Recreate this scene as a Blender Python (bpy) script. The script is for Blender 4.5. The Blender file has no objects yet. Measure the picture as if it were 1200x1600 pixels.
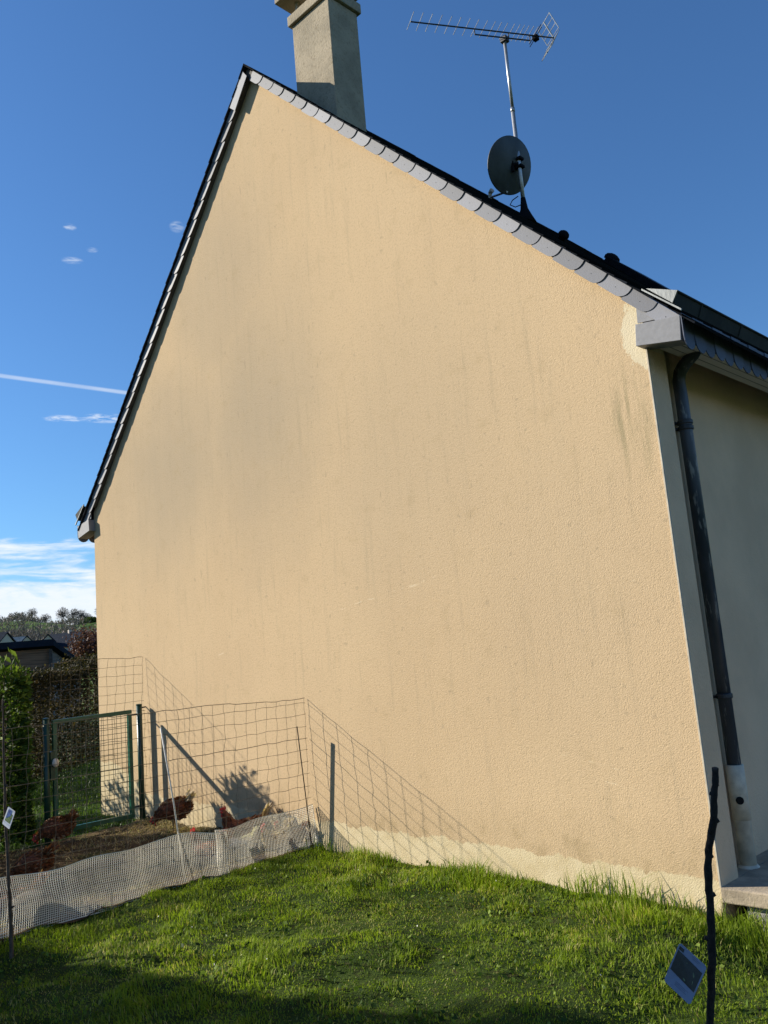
import bpy, bmesh, math, random
import numpy as np
from mathutils import Vector, Matrix
random.seed(7); RNG = np.random.default_rng(7)
S = bpy.context.scene; COL = S.collection
rad = math.radians

# ---------------------------------------------------------------- camera
def cam_axes(yaw, pitch, roll):
    f = Vector((math.sin(yaw)*math.cos(pitch), math.cos(yaw)*math.cos(pitch), math.sin(pitch)))
    r = Vector((math.cos(yaw), -math.sin(yaw), 0)); u = r.cross(f)
    return r*math.cos(roll)+u*math.sin(roll), -r*math.sin(roll)+u*math.cos(roll), f
r_, u_, f_ = cam_axes(-0.7719747, 0.1641870, -0.0825604)
cd = bpy.data.cameras.new('camera'); cam = bpy.data.objects.new('camera', cd); COL.objects.link(cam)
M = Matrix((( r_.x, u_.x, -f_.x), (r_.y, u_.y, -f_.y), (r_.z, u_.z, -f_.z))).to_4x4()
M.translation = Vector((2.3974, -4.9795, 1.6)); cam.matrix_world = M
cd.sensor_fit = 'VERTICAL'; cd.sensor_height = 32; cd.sensor_width = 24; cd.lens = 1335.665/1600*32
cd.clip_start = 0.05; cd.clip_end = 3000
S.camera = cam
S.render.resolution_x = 768; S.render.resolution_y = 1024

# ---------------------------------------------------------------- sun, sky, exposure
SUN = Vector((1.70, 1.0, -1.0)).normalized()          # direction the light travels
sl = bpy.data.lights.new('sun', 'SUN'); sl.energy = 4.8; sl.angle = rad(0.5); sl.color = (1.0, 0.93, 0.80)
so = bpy.data.objects.new('sun', sl); COL.objects.link(so)
so.rotation_euler = (-SUN).to_track_quat('Z', 'Y').to_euler(); so.location = (-20, -12, 14)
S.view_settings.view_transform = 'Standard'; S.view_settings.look = 'None'
S.view_settings.exposure = 0.70; S.view_settings.gamma = 1.0

class NT:
    """small helper for writing node trees"""
    def __init__(s, tree): s.t = tree; s.N = tree.nodes; s.L = tree.links
    def put(s, sock, v):
        if isinstance(v, bpy.types.NodeSocket): s.L.new(v, sock)
        elif v is not None:
            if isinstance(v, (tuple, list)) and len(v) == 3 and sock.type == 'RGBA': v = (*v, 1)
            sock.default_value = v
    def node(s, typ, ins=None, **props):
        n = s.N.new(typ)
        for k, v in props.items(): setattr(n, k, v)
        for k, v in (ins or {}).items(): s.put(n.inputs[k], v)
        return n
    def math(s, op, a, b=None, c=None, clamp=False):
        n = s.N.new('ShaderNodeMath'); n.operation = op; n.use_clamp = clamp
        s.put(n.inputs[0], a)
        if b is not None: s.put(n.inputs[1], b)
        if c is not None: s.put(n.inputs[2], c)
        return n.outputs[0]
    def vmath(s, op, a, b=None, out=0):
        n = s.N.new('ShaderNodeVectorMath'); n.operation = op
        s.put(n.inputs[0], a)
        if b is not None: s.put(n.inputs[1], b)
        return n.outputs[out]
    def mix(s, f, a, b, mode='MIX'):
        n = s.N.new('ShaderNodeMix'); n.data_type = 'RGBA'; n.blend_type = mode; n.clamp_factor = True
        s.put(n.inputs[0], f); s.put(n.inputs[6], a); s.put(n.inputs[7], b)
        return n.outputs[2]
    def step(s, v, lo, hi):
        n = s.N.new('ShaderNodeMapRange'); n.interpolation_type = 'SMOOTHSTEP'
        s.put(n.inputs[0], v); n.inputs[1].default_value = lo; n.inputs[2].default_value = hi
        return n.outputs[0]
    def noise(s, vec, scale, detail=4, rough=0.5, dist=0.0, out=0):
        n = s.node('ShaderNodeTexNoise', {'Scale': scale, 'Detail': detail, 'Roughness': rough, 'Distortion': dist})
        if vec is not None: s.L.new(vec, n.inputs['Vector'])
        return n.outputs[out]
    def map(s, vec, scale=(1, 1, 1), loc=(0, 0, 0), rot=(0, 0, 0)):
        n = s.node('ShaderNodeMapping'); s.L.new(vec, n.inputs[0])
        n.inputs[1].default_value = loc; n.inputs[2].default_value = rot; n.inputs[3].default_value = scale
        return n.outputs[0]

W = bpy.data.worlds.new('World'); S.world = W; W.use_nodes = True
w = NT(W.node_tree); w.N.clear()
sky = w.node('ShaderNodeTexSky'); sky.sky_type = 'NISHITA'; sky.sun_disc = False
sky.sun_elevation = math.asin(-SUN.z); sky.sun_rotation = math.atan2(-SUN.x, -SUN.y) % (2*math.pi)
sky.altitude = 100; sky.air_density = 1.15; sky.dust_density = 0.3; sky.ozone_density = 3.5
tc = w.node('ShaderNodeTexCoord').outputs['Generated']
sx = w.node('ShaderNodeSeparateXYZ', {0: tc})
X, Y, Z = sx.outputs
# clouds: streaks low over the horizon and a few wisps, written in sky directions
azn = w.math('MULTIPLY', w.math('ARCTAN2', X, Y), 57.2958)
eln = w.math('MULTIPLY', w.math('ARCSINE', Z), 57.2958)
cv = w.node('ShaderNodeCombineXYZ', {0: w.math('MULTIPLY', azn, 0.15), 1: w.math('MULTIPLY', eln, 0.75), 2: 3.1}).outputs[0]
n1 = w.noise(cv, 1.0, 6, 0.55, 0.8)
low = w.step(eln, 10.2, 5.0); n1c = w.noise(cv, 5.2, 5, 0.65, 0.4)
c1 = w.step(w.math('ADD', w.math('ADD', n1, w.math('MULTIPLY', n1c, 0.22)), w.math('MULTIPLY', low, 0.30)), 0.68, 0.94)
c1 = w.math('MULTIPLY', c1, w.step(eln, 10.5, 8.4))
n1b = w.noise(cv, 2.3, 5, 0.6, 0.5)
c1 = w.math('MULTIPLY', c1, w.math('ADD', 0.72, w.math('MULTIPLY', n1b, 0.5)), clamp=True)
def wisp(az, el, wa, we, amp):
    a = w.math('DIVIDE', w.math('SUBTRACT', azn, az), wa); b = w.math('DIVIDE', w.math('SUBTRACT', eln, el), we)
    d = w.math('ADD', w.math('MULTIPLY', a, a), w.math('MULTIPLY', b, b))
    m = w.step(d, 1.0, 0.0)
    return w.math('MULTIPLY', w.math('MULTIPLY', m, w.step(n1c, 0.38, 0.66)), amp)
wsum = None
for a in [(-62.4, 16.35, 1.8, 0.36, 0.8), (-64.9, 16.3, 1.5, 0.28, 0.8), (-64.2, 25.9, 0.8, 0.25, 0.42), (-62.9, 26.6, 0.45, 0.2, 0.3),
          (-64.3, 27.8, 0.5, 0.28, 0.5), (-57.2, 28.2, 0.6, 0.4, 0.4), (-71.5, 20.5, 2, 0.7, 0.6)]:
    q = wisp(*a); wsum = q if wsum is None else w.math('ADD', wsum, q)
d1 = Vector((math.sin(rad(-68.71))*math.cos(rad(18.79)), math.cos(rad(-68.71))*math.cos(rad(18.79)), math.sin(rad(18.79))))
d2 = Vector((math.sin(rad(-61.2))*math.cos(rad(18.0)), math.cos(rad(-61.2))*math.cos(rad(18.0)), math.sin(rad(18.0))))
nn = d1.cross(d2).normalized()
dt = w.math('ABSOLUTE', w.vmath('DOT_PRODUCT', tc, tuple(nn), out=1))
trail = w.math('MULTIPLY', w.step(dt, 0.0030, 0.0008), w.math('ADD', 0.22, w.math('MULTIPLY', n1b, 0.45)))
trail = w.math('MULTIPLY', trail, w.step(azn, -50, -60))
cl = w.math('ADD', w.math('MAXIMUM', c1, w.math('MULTIPLY', trail, 0.9)), wsum, clamp=True)
skyc = w.mix(1.0, sky.outputs[0], (0.62, 0.94, 1.26), 'MULTIPLY')
cc = w.mix(cl, skyc, (7.7, 8.3, 9.0))
bg = w.node('ShaderNodeBackground', {'Color': cc, 'Strength': 0.072})
ow = w.node('ShaderNodeOutputWorld'); w.L.new(bg.outputs[0], ow.inputs[0])

# ---------------------------------------------------------------- materials
MATS = {}
def material(name, build):
    m = bpy.data.materials.new(name); m.use_nodes = True
    n = NT(m.node_tree); n.N.clear()
    out = n.node('ShaderNodeOutputMaterial')
    n.L.new(build(n), out.inputs[0]); MATS[name] = m
    return m
def pbsdf(n, col, rough=0.7, metal=0.0, bump=None, bstr=0.3, bdist=0.01, spec=0.5, **kw):
    p = n.node('ShaderNodeBsdfPrincipled')
    n.put(p.inputs['Base Color'], col); n.put(p.inputs['Roughness'], rough); n.put(p.inputs['Metallic'], metal)
    n.put(p.inputs['Specular IOR Level'], spec)
    if bump is not None:
        b = n.node('ShaderNodeBump', {'Strength': bstr, 'Distance': bdist, 'Height': bump}); n.L.new(b.outputs[0], p.inputs['Normal'])
    return p.outputs[0]
def simple(name, col, rough=0.7, metal=0.0, var=0.25, scale=12, bstr=0.25, bscale=60, bdist=0.004, stretch=(1, 1, 1), spec=0.5):
    def b(n):
        o = n.node('ShaderNodeTexCoord').outputs['Object']
        v = n.map(o, stretch)
        k = n.noise(v, scale, 5, 0.6)
        lo = tuple(x*(1-var) for x in col); hi = tuple(min(1, x*(1+var)) for x in col)
        c = n.mix(n.step(k, 0.3, 0.7), lo, hi)
        return pbsdf(n, c, rough, metal, n.noise(v, bscale, 4, 0.6), bstr, bdist, spec)
    return material(name, b)
def leafmat(name, lo, hi, trans=0.35, rough=0.45, spec=0.5, mid=None):
    def b(n):
        a = n.node('ShaderNodeAttribute'); a.attribute_name = 'rnd'
        c = n.mix(a.outputs['Fac'], lo, hi)
        if mid is not None: c = n.mix(n.step(a.outputs['Fac'], 0.86, 0.9), c, mid)
        p = pbsdf(n, c, rough, spec=spec)
        t = n.node('ShaderNodeBsdfTranslucent', {'Color': n.mix(1, c, (1.2, 1.3, 0.6), 'MULTIPLY')})
        m = n.node('ShaderNodeMixShader', {0: trans}); n.L.new(p, m.inputs[1]); n.L.new(t.outputs[0], m.inputs[2])
        return m.outputs[0]
    return material(name, b)

def render_wall(n):
    o = n.node('ShaderNodeTexCoord').outputs['Object']
    sp = n.node('ShaderNodeSeparateXYZ', {0: o}); x, y, z = sp.outputs
    base = (0.615, 0.455, 0.278)
    big = n.noise(n.map(o, (0.55, 0.55, 0.40), (3, 0, 0)), 1.0, 4, 0.55)
    c = n.mix(n.step(big, 0.40, 0.66), base, (0.580, 0.425, 0.258))
    warp = n.noise(o, 1.6, 5, 0.6); warp2 = n.noise(n.map(o, loc=(9, 2, 4)), 1.4, 5, 0.6)
    def blob(cx, cz, rx, rz, lo, hi, amp, wv=0.9):
        a = n.math('DIVIDE', n.math('ADD', n.math('SUBTRACT', x, cx), n.math('MULTIPLY', n.math('SUBTRACT', warp, 0.5), wv)), rx)
        b = n.math('DIVIDE', n.math('ADD', n.math('SUBTRACT', z, cz), n.math('MULTIPLY', n.math('SUBTRACT', warp2, 0.5), wv)), rz)
        d = n.math('SQRT', n.math('ADD', n.math('MULTIPLY', a, a), n.math('MULTIPLY', b, b)))
        return n.math('MULTIPLY', n.step(d, hi, lo), amp)
    # old rain and algae stains on the render (upper left and centre are greyer than the foot)
    grey = blob(-5.7, 3.85, 1.7, 1.25, 0.0, 1.5, 0.85)
    grey = n.math('MAXIMUM', grey, blob(-4.1, 4.0, 1.3, 1.5, 0.0, 1.4, 0.85))
    grey = n.math('MAXIMUM', grey, blob(-4.6, 5.5, 1.2, 1.5, 0.2, 1.2, 0.6))
    grey = n.math('MAXIMUM', grey, blob(-2.2, 3.2, 1.6, 1.6, 0.1, 1.2, 0.35))
    grey = n.math('MAXIMUM', grey, blob(-0.9, 2.2, 1.1, 1.5, 0.1, 1.2, 0.22))
    streak = n.noise(n.map(o, (2.6, 2.6, 0.22)), 2.2, 5, 0.65)
    grey = n.math('MULTIPLY', grey, n.math('ADD', 0.80, n.math('MULTIPLY', streak, 0.4)), clamp=True)
    c = n.mix(grey, c, (0.430, 0.342, 0.235))
    st2 = n.noise(n.map(o, (7, 7, 0.5)), 2.0, 4, 0.7)
    c = n.mix(n.math('MULTIPLY', n.step(st2, 0.52, 0.76), 0.34), c, (0.36, 0.29, 0.19))
    st3 = n.noise(n.map(o, (1.6, 1.6, 0.12), (5, 0, 2)), 3.0, 5, 0.6)
    c = n.mix(n.math('MULTIPLY', n.math('MULTIPLY', n.step(st3, 0.46, 0.66), n.step(z, 0.6, 3.2)), 0.07), c, (0.37, 0.31, 0.21))
    mot = n.noise(o, 5.5, 6, 0.62)
    c = n.mix(n.math('MULTIPLY', n.step(mot, 0.52, 0.76), 0.28), c, (0.40, 0.30, 0.165))
    # the grain: dark pores in the roughcast
    g = n.noise(o, 55, 3, 0.6)
    c = n.mix(n.math('MULTIPLY', n.step(g, 0.50, 0.66), 0.30), c, (0.34, 0.25, 0.15))
    g2 = n.noise(o, 130, 2, 0.6)
    c = n.mix(n.math('MULTIPLY', n.step(g2, 0.50, 0.66), 0.30), c, (0.33, 0.24, 0.14))
    fl = n.noise(o, 16, 2, 0.5)
    c = n.mix(n.math('MULTIPLY', n.step(fl, 0.66, 0.72), 0.35), c, (0.33, 0.26, 0.17))
    fv = n.noise(n.map(o, (26, 26, 6), (3, 1, 7)), 1.0, 2, 0.5)
    c = n.mix(n.math('MULTIPLY', n.step(fv, 0.68, 0.75), 0.40), c, (0.30, 0.235, 0.155))
    # grime near the foot, then the paler painted band with its ragged upper edge
    foot = n.math('SUBTRACT', z, n.math('ADD', n.math('ADD', 0.15, n.math('MULTIPLY', x, -0.022)), n.math('MULTIPLY', n.step(x, -6.3, -7.2), 0.30)))
    foot = n.math('ADD', foot, n.math('MULTIPLY', n.math('SUBTRACT', n.noise(o, 6, 6, 0.7), 0.5), 0.19))
    grime = n.math('MULTIPLY', n.step(foot, 0.42, 0.0), n.math('ADD', 0.15, n.math('MULTIPLY', n.step(n.noise(o, 6, 4, 0.7), 0.45, 0.75), 0.5)))
    c = n.mix(grime, c, (0.30, 0.22, 0.115))
    band = n.step(foot, 0.012, 0.0)
    cream = n.mix(n.step(n.noise(o, 7, 5, 0.65), 0.35, 0.7), (0.64, 0.53, 0.34), (0.56, 0.45, 0.27))
    c = n.mix(band, c, cream)
    # patch of newer mortar beside the eaves box
    pn = n.math('MULTIPLY', n.math('SUBTRACT', n.noise(n.map(o, (1, 1, 0.55)), 8, 6, 0.75), 0.5), 1.35)
    pa = n.math('ADD', n.math('DIVIDE', n.math('ADD', x, 0.02), -0.135), pn)
    pb = n.math('ADD', n.math('ABSOLUTE', n.math('DIVIDE', n.math('SUBTRACT', z, 3.50), 0.23)), pn)
    patch = n.step(n.math('ADD', n.math('MULTIPLY', pa, n.math('ABSOLUTE', pa)), n.math('MULTIPLY', pb, pb)), 1.0, 0.90)
    c = n.mix(patch, c, (0.68, 0.58, 0.40))
    # greenish drips below that patch
    dr = n.math('MULTIPLY', blob(-0.16, 2.95, 0.22, 0.55, 0.1, 1.0, 0.6, 0.2), n.step(n.noise(n.map(o, (9, 9, 0.8)), 2, 4, 0.6), 0.42, 0.66))
    c = n.mix(dr, c, (0.22, 0.20, 0.11))
    # pale scratches
    for (cx, cz, L, th, ang) in [(-2.85, 2.03, 0.42, 0.006, 0.10), (-2.45, 2.10, 0.35, 0.005, -0.06), (-2.2, 2.12, 0.3, 0.007, 0.16), (-0.75, 0.80, 0.3, 0.004, -0.2), (-4.9, 1.72, 0.12, 0.006, 0.1),
                                 (-0.55, 0.66, 0.24, 0.003, -0.22), (-5.35, 1.86, 0.10, 0.005, 0.05), (-0.28, 1.93, 0.035, 0.01, 0.2)]:
        ca, sa = math.cos(ang), math.sin(ang)
        dx = n.math('SUBTRACT', x, cx); dz = n.math('ADD', n.math('SUBTRACT', z, cz), n.math('MULTIPLY', n.math('SUBTRACT', warp, 0.5), 0.10))
        u = n.math('DIVIDE', n.math('ADD', n.math('MULTIPLY', dx, ca), n.math('MULTIPLY', dz, sa)), L)
        v = n.math('DIVIDE', n.math('SUBTRACT', n.math('MULTIPLY', dz, ca), n.math('MULTIPLY', dx, sa)), th)
        d = n.math('ADD', n.math('MULTIPLY', u, u), n.math('MULTIPLY', v, v))
        c = n.mix(n.math('MULTIPLY', n.step(d, 1.0, 0.2), n.math('MULTIPLY', n.step(n.noise(o, 14, 3, 0.5), 0.46, 0.62), 0.5)), c, (0.78, 0.66, 0.46))
    vo = n.node('ShaderNodeTexVoronoi', {'Scale': 210.0}); vo.feature = 'SMOOTH_F1'; n.L.new(o, vo.inputs['Vector'])
    vo2 = n.node('ShaderNodeTexVoronoi', {'Scale': 120.0}); n.L.new(o, vo2.inputs['Vector'])
    hgt = n.math('ADD', n.math('MULTIPLY', vo.outputs['Distance'], -0.8), n.math('MULTIPLY', vo2.outputs['Distance'], -0.5))
    hgt = n.math('ADD', hgt, n.math('MULTIPLY', n.noise(o, 85, 2, 0.5), 0.6))
    return pbsdf(n, c, 0.95, 0, hgt, 0.38, 0.006, 0.06)
material('render_wall', render_wall)
def chim(n):
    o = n.node('ShaderNodeTexCoord').outputs['Object']
    c = n.mix(n.step(n.noise(o, 4, 5, 0.6), 0.35, 0.7), (0.41, 0.345, 0.25), (0.31, 0.265, 0.195))
    c = n.mix(n.math('MULTIPLY', n.step(n.noise(o, 40, 4, 0.6), 0.5, 0.7), 0.5), c, (0.21, 0.17, 0.11))
    return pbsdf(n, c, 0.95, 0, n.noise(o, 60, 4, 0.6), 0.8, 0.008, 0.15)
material('chimney_render', chim)
simple('side_render', (0.76, 0.54, 0.35), 0.95, var=0.08, scale=1.5, bscale=60, bstr=0.6, bdist=0.008, spec=0.1)
simple('corner_bead', (0.52, 0.45, 0.34), 0.7, var=0.2, scale=10)
def slate(n, col, j, rg=0.62, sp=0.4):
    o = n.node('ShaderNodeTexCoord').outputs['Object']
    a = n.node('ShaderNodeAttribute'); a.attribute_name = 'rnd'
    c = n.mix(a.outputs['Fac'], tuple(v*(1-j) for v in col), tuple(v*(1+j) for v in col))
    c = n.mix(n.math('MULTIPLY', n.step(n.noise(o, 35, 5, 0.7), 0.55, 0.75), 0.35), c, tuple(v*0.6 for v in col))
    return pbsdf(n, c, rg, 0, n.noise(o, 90, 3, 0.6), 0.25, 0.003, sp)
material('verge_slate', lambda n: slate(n, (0.205, 0.208, 0.232), 0.26, 0.6, 0.3))
material('roof_slate', lambda n: slate(n, (0.014, 0.016, 0.021), 0.5, 0.95, 0.05))
material('fascia_slate', lambda n: slate(n, (0.075, 0.090, 0.130), 0.25))
simple('painted_panel', (0.215, 0.215, 0.228), 0.6, var=0.08, scale=25, bscale=30)
simple('dark_wood', (0.07, 0.06, 0.05), 0.8)
simple('zinc_dark', (0.030, 0.034, 0.032), 0.75, 0.0, spec=0.2, var=0.25, scale=6)
simple('zinc', (0.30, 0.31, 0.30), 0.5, 0.6, var=0.25, scale=6, stretch=(1, 1, 0.4))
def pipe_mat(n):
    o = n.node('ShaderNodeTexCoord').outputs['Object']
    c = n.mix(n.step(n.noise(n.map(o, (1, 1, 0.3)), 7, 4, 0.6), 0.35, 0.7), (0.030, 0.038, 0.048), (0.075, 0.085, 0.105))
    k = n.math('MULTIPLY', n.step(n.noise(n.map(o, (2.0, 2.0, 0.35), (1, 2, 0)), 11, 4, 0.65), 0.57, 0.66), 0.5)
    c = n.mix(k, c, (0.42, 0.42, 0.40))
    return pbsdf(n, c, 0.45, 0.25, n.noise(o, 40, 3, 0.6), 0.15, 0.003)
material('pipe_zinc', pipe_mat)
simple('pale_pvc', (0.62, 0.55, 0.43), 0.55, var=0.25, scale=9)
simple('black_hole', (0.004, 0.004, 0.004), 0.9, var=0)
def soffit(n):
    o = n.node('ShaderNodeTexCoord').outputs['Object']
    s = n.node('ShaderNodeSeparateXYZ', {0: o})
    f = n.math('FRACT', n.math('DIVIDE', s.outputs[0], 0.062))
    g = n.math('MULTIPLY', n.step(f, 0.0, 0.10), n.step(f, 1.0, 0.9))
    c = n.mix(g, (0.20, 0.19, 0.16), (0.72, 0.68, 0.60))
    return pbsdf(n, c, 0.5, 0, g, 0.8, 0.01)
material('soffit_boards', soffit)
simple('galvanised', (0.42, 0.42, 0.42), 0.42, 0.7, var=0.3, scale=14, stretch=(1, 1, 0.3))
simple('dark_metal', (0.06, 0.06, 0.065), 0.5, 0.4)
simple('dish_grey', (0.045, 0.055, 0.060), 0.5, 0.1, var=0.35, scale=5, stretch=(1, 1, 0.25))
simple('black_rubber', (0.010, 0.010, 0.012), 0.95, spec=0.08)
simple('green_paint', (0.006, 0.040, 0.024), 0.35, 0.0, var=0.25, scale=8)
simple('green_frame_paint', (0.012, 0.085, 0.052), 0.32, 0.0, var=0.25, scale=8)
simple('green_wire', (0.020, 0.07, 0.045), 0.45)
simple('wire_rust', (0.20, 0.155, 0.095), 0.6, 0.2, var=0.3, scale=20)
simple('pale_net', (0.74, 0.70, 0.60), 0.6, var=0.2, scale=5)
simple('white_cane', (0.62, 0.60, 0.54), 0.5, var=0.2, scale=20)
simple('rusty_iron', (0.055, 0.040, 0.030), 0.75, 0.2)
simple('bark_dark', (0.022, 0.016, 0.012), 0.9, var=0.5, scale=40, bstr=0.8, bscale=90)
simple('bark_brown', (0.085, 0.060, 0.042), 0.9, var=0.4, scale=30, bstr=0.6, bscale=80)
simple('bark_grey', (0.11, 0.10, 0.09), 0.9, var=0.3)
simple('concrete_slab', (0.34, 0.275, 0.195), 0.9, var=0.25, scale=7, bstr=0.6, bscale=50, bdist=0.008)
simple('concrete_block', (0.26, 0.25, 0.23), 0.95, var=0.35, scale=9, bstr=0.9, bscale=35, bdist=0.02)
simple('stone', (0.10, 0.08, 0.06), 0.95, var=0.3, scale=9, bstr=0.8, bscale=25, bdist=0.02)
simple('white_knob', (0.62, 0.56, 0.46), 0.5, var=0.2, scale=30)
simple('card_shaded', (0.20, 0.24, 0.34), 0.35, var=0.04, scale=6, bstr=0.02)  # white card; the cool shade on it is put into this colour
simple('card_white', (0.80, 0.82, 0.86), 0.35, var=0.04, scale=6, bstr=0.02)
simple('print_dark', (0.012, 0.016, 0.012), 0.4, var=0.5, scale=60, bstr=0.02)
simple('print_blue', (0.10, 0.16, 0.38), 0.4, var=0.6, scale=70, bstr=0.02)
simple('print_green', (0.16, 0.22, 0.10), 0.4, var=0.7, scale=90, bstr=0.02)
simple('print_leaf', (0.11, 0.15, 0.07), 0.4, var=0.4, scale=90, bstr=0.02)
simple('print_ink', (0.13, 0.15, 0.22), 0.4, var=0.1, scale=90, bstr=0.02)
simple('comb_red', (0.55, 0.030, 0.020), 0.5, var=0.25, scale=60, bstr=0.5, bscale=120)
simple('beak_horn', (0.42, 0.26, 0.10), 0.5)
simple('eye_black', (0.01, 0.006, 0.004), 0.2)
simple('leg_yellow', (0.44, 0.28, 0.10), 0.6, var=0.3, scale=40)
simple('timber_grey', (0.21, 0.125, 0.075), 0.9, var=0.45, scale=3, stretch=(0.25, 0.25, 9), bstr=0.5, bscale=20)
simple('timber_lit', (0.17, 0.15, 0.14), 0.9, var=0.35, scale=3, stretch=(0.25, 0.25, 9), bstr=0.5, bscale=20)  # same boards, with the side wall's paler, bluer light put into the colour
simple('house_white', (0.50, 0.43, 0.36), 0.9, var=0.06)
simple('far_roof_dark', (0.018, 0.024, 0.036), 0.95, var=0.25, scale=2, spec=0.05)
simple('far_roof_grey', (0.27, 0.28, 0.26), 0.6, var=0.25, scale=2)
def hen_mat(name, a, b, d):
    def f(n):
        o = n.node('ShaderNodeTexCoord').outputs['Object']
        v = n.node('ShaderNodeTexVoronoi', {'Scale': 45.0}); n.L.new(n.map(o, (0.55, 1, 1)), v.inputs['Vector'])
        c = n.mix(n.step(n.noise(o, 14, 4, 0.6), 0.35, 0.65), a, b)
        c = n.mix(n.math('MULTIPLY', n.step(v.outputs['Distance'], 0.35, 0.7), 0.6), c, d)
        return pbsdf(n, c, 0.7, 0, v.outputs['Distance'], 0.7, 0.01, 0.25)
    material(name, f)
hen_mat('feathers_brown', (0.27, 0.085, 0.030), (0.15, 0.048, 0.020), (0.06, 0.024, 0.014))
hen_mat('feathers_cream', (0.60, 0.48, 0.32), (0.42, 0.30, 0.18), (0.22, 0.15, 0.08))
hen_mat('feathers_white', (0.72, 0.68, 0.60), (0.60, 0.54, 0.44), (0.35, 0.30, 0.22))
leafmat('plume_brown', (0.085, 0.030, 0.014), (0.42, 0.165, 0.065), 0.2, 0.6, 0.3, mid=(0.34, 0.20, 0.10))
leafmat('plume_cream', (0.35, 0.24, 0.13), (0.66, 0.54, 0.38), 0.25, 0.6, 0.3)
leafmat('plume_white', (0.50, 0.44, 0.36), (0.80, 0.76, 0.68), 0.25, 0.6, 0.3)
leafmat('grass_blades', (0.050, 0.100, 0.008), (0.325, 0.420, 0.036), 0.42, 0.58, 0.22, mid=(0.42, 0.38, 0.14))
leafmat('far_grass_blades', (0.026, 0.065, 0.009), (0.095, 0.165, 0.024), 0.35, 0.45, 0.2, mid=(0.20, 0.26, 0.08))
leafmat('straw_blades', (0.20, 0.15, 0.06), (0.62, 0.50, 0.24), 0.15, 0.8, 0.2, mid=(0.10, 0.14, 0.03))
leafmat('laurel_leaves', (0.018, 0.042, 0.008), (0.105, 0.170, 0.022), 0.25, 0.62, 0.15, mid=(0.20, 0.27, 0.05))
leafmat('hedge_leaves', (0.016, 0.017, 0.008), (0.060, 0.052, 0.022), 0.2, 0.7, 0.2, mid=(0.13, 0.10, 0.04))
leafmat('conifer_leaves', (0.02, 0.035, 0.012), (0.05, 0.08, 0.025), 0.1, 0.7, 0.2)
leafmat('plum_leaves', (0.060, 0.022, 0.018), (0.16, 0.070, 0.055), 0.25, 0.6, 0.3)
leafmat('hazy_twigs', (0.14, 0.125, 0.12), (0.26, 0.235, 0.22), 0.1, 0.9, 0.1)  # lightened: faint distance haze is put into the twig colour
leafmat('distant_leaf', (0.035, 0.055, 0.02), (0.09, 0.12, 0.035), 0.2, 0.9, 0.1)
leafmat('petals', (0.7, 0.7, 0.66), (0.85, 0.85, 0.8), 0.3, 0.6, 0.3)

def lawn_mat(n):
    g = n.node('ShaderNodeNewGeometry').outputs['Position']
    c = n.mix(n.step(n.noise(g, 3.0, 5, 0.6), 0.35, 0.7), (0.020, 0.040, 0.007), (0.055, 0.085, 0.016))
    c = n.mix(n.math('MULTIPLY', n.step(n.noise(g, 17, 4, 0.6), 0.52, 0.72), 0.7), c, (0.060, 0.045, 0.024))
    far = n.mix(n.step(n.noise(g, 0.016, 4, 0.6), 0.40, 0.6), (0.075, 0.135, 0.026), (0.10, 0.150, 0.035))
    s = n.node('ShaderNodeSeparateXYZ', {0: g})
    r2 = n.vmath('LENGTH', g, out=1)
    c = n.mix(n.step(r2, 25, 60), c, far)
    return pbsdf(n, c, 0.95, 0, n.noise(g, 30, 5, 0.7), 1.0, 0.03, 0.1)
material('lawn_soil', lawn_mat)
def dirt_mat(n):
    g = n.node('ShaderNodeNewGeometry').outputs['Position']
    c = n.mix(n.step(n.noise(g, 5.0, 6, 0.65), 0.35, 0.68), (0.075, 0.050, 0.028), (0.150, 0.105, 0.055))
    c = n.mix(n.math('MULTIPLY', n.step(n.noise(g, 2.2, 4, 0.6), 0.52, 0.66), 0.6), c, (0.060, 0.075, 0.022))
    return pbsdf(n, c, 0.97, 0, n.noise(g, 28, 6, 0.7), 1.0, 0.03, 0.1)
material('run_dirt', dirt_mat)

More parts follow.
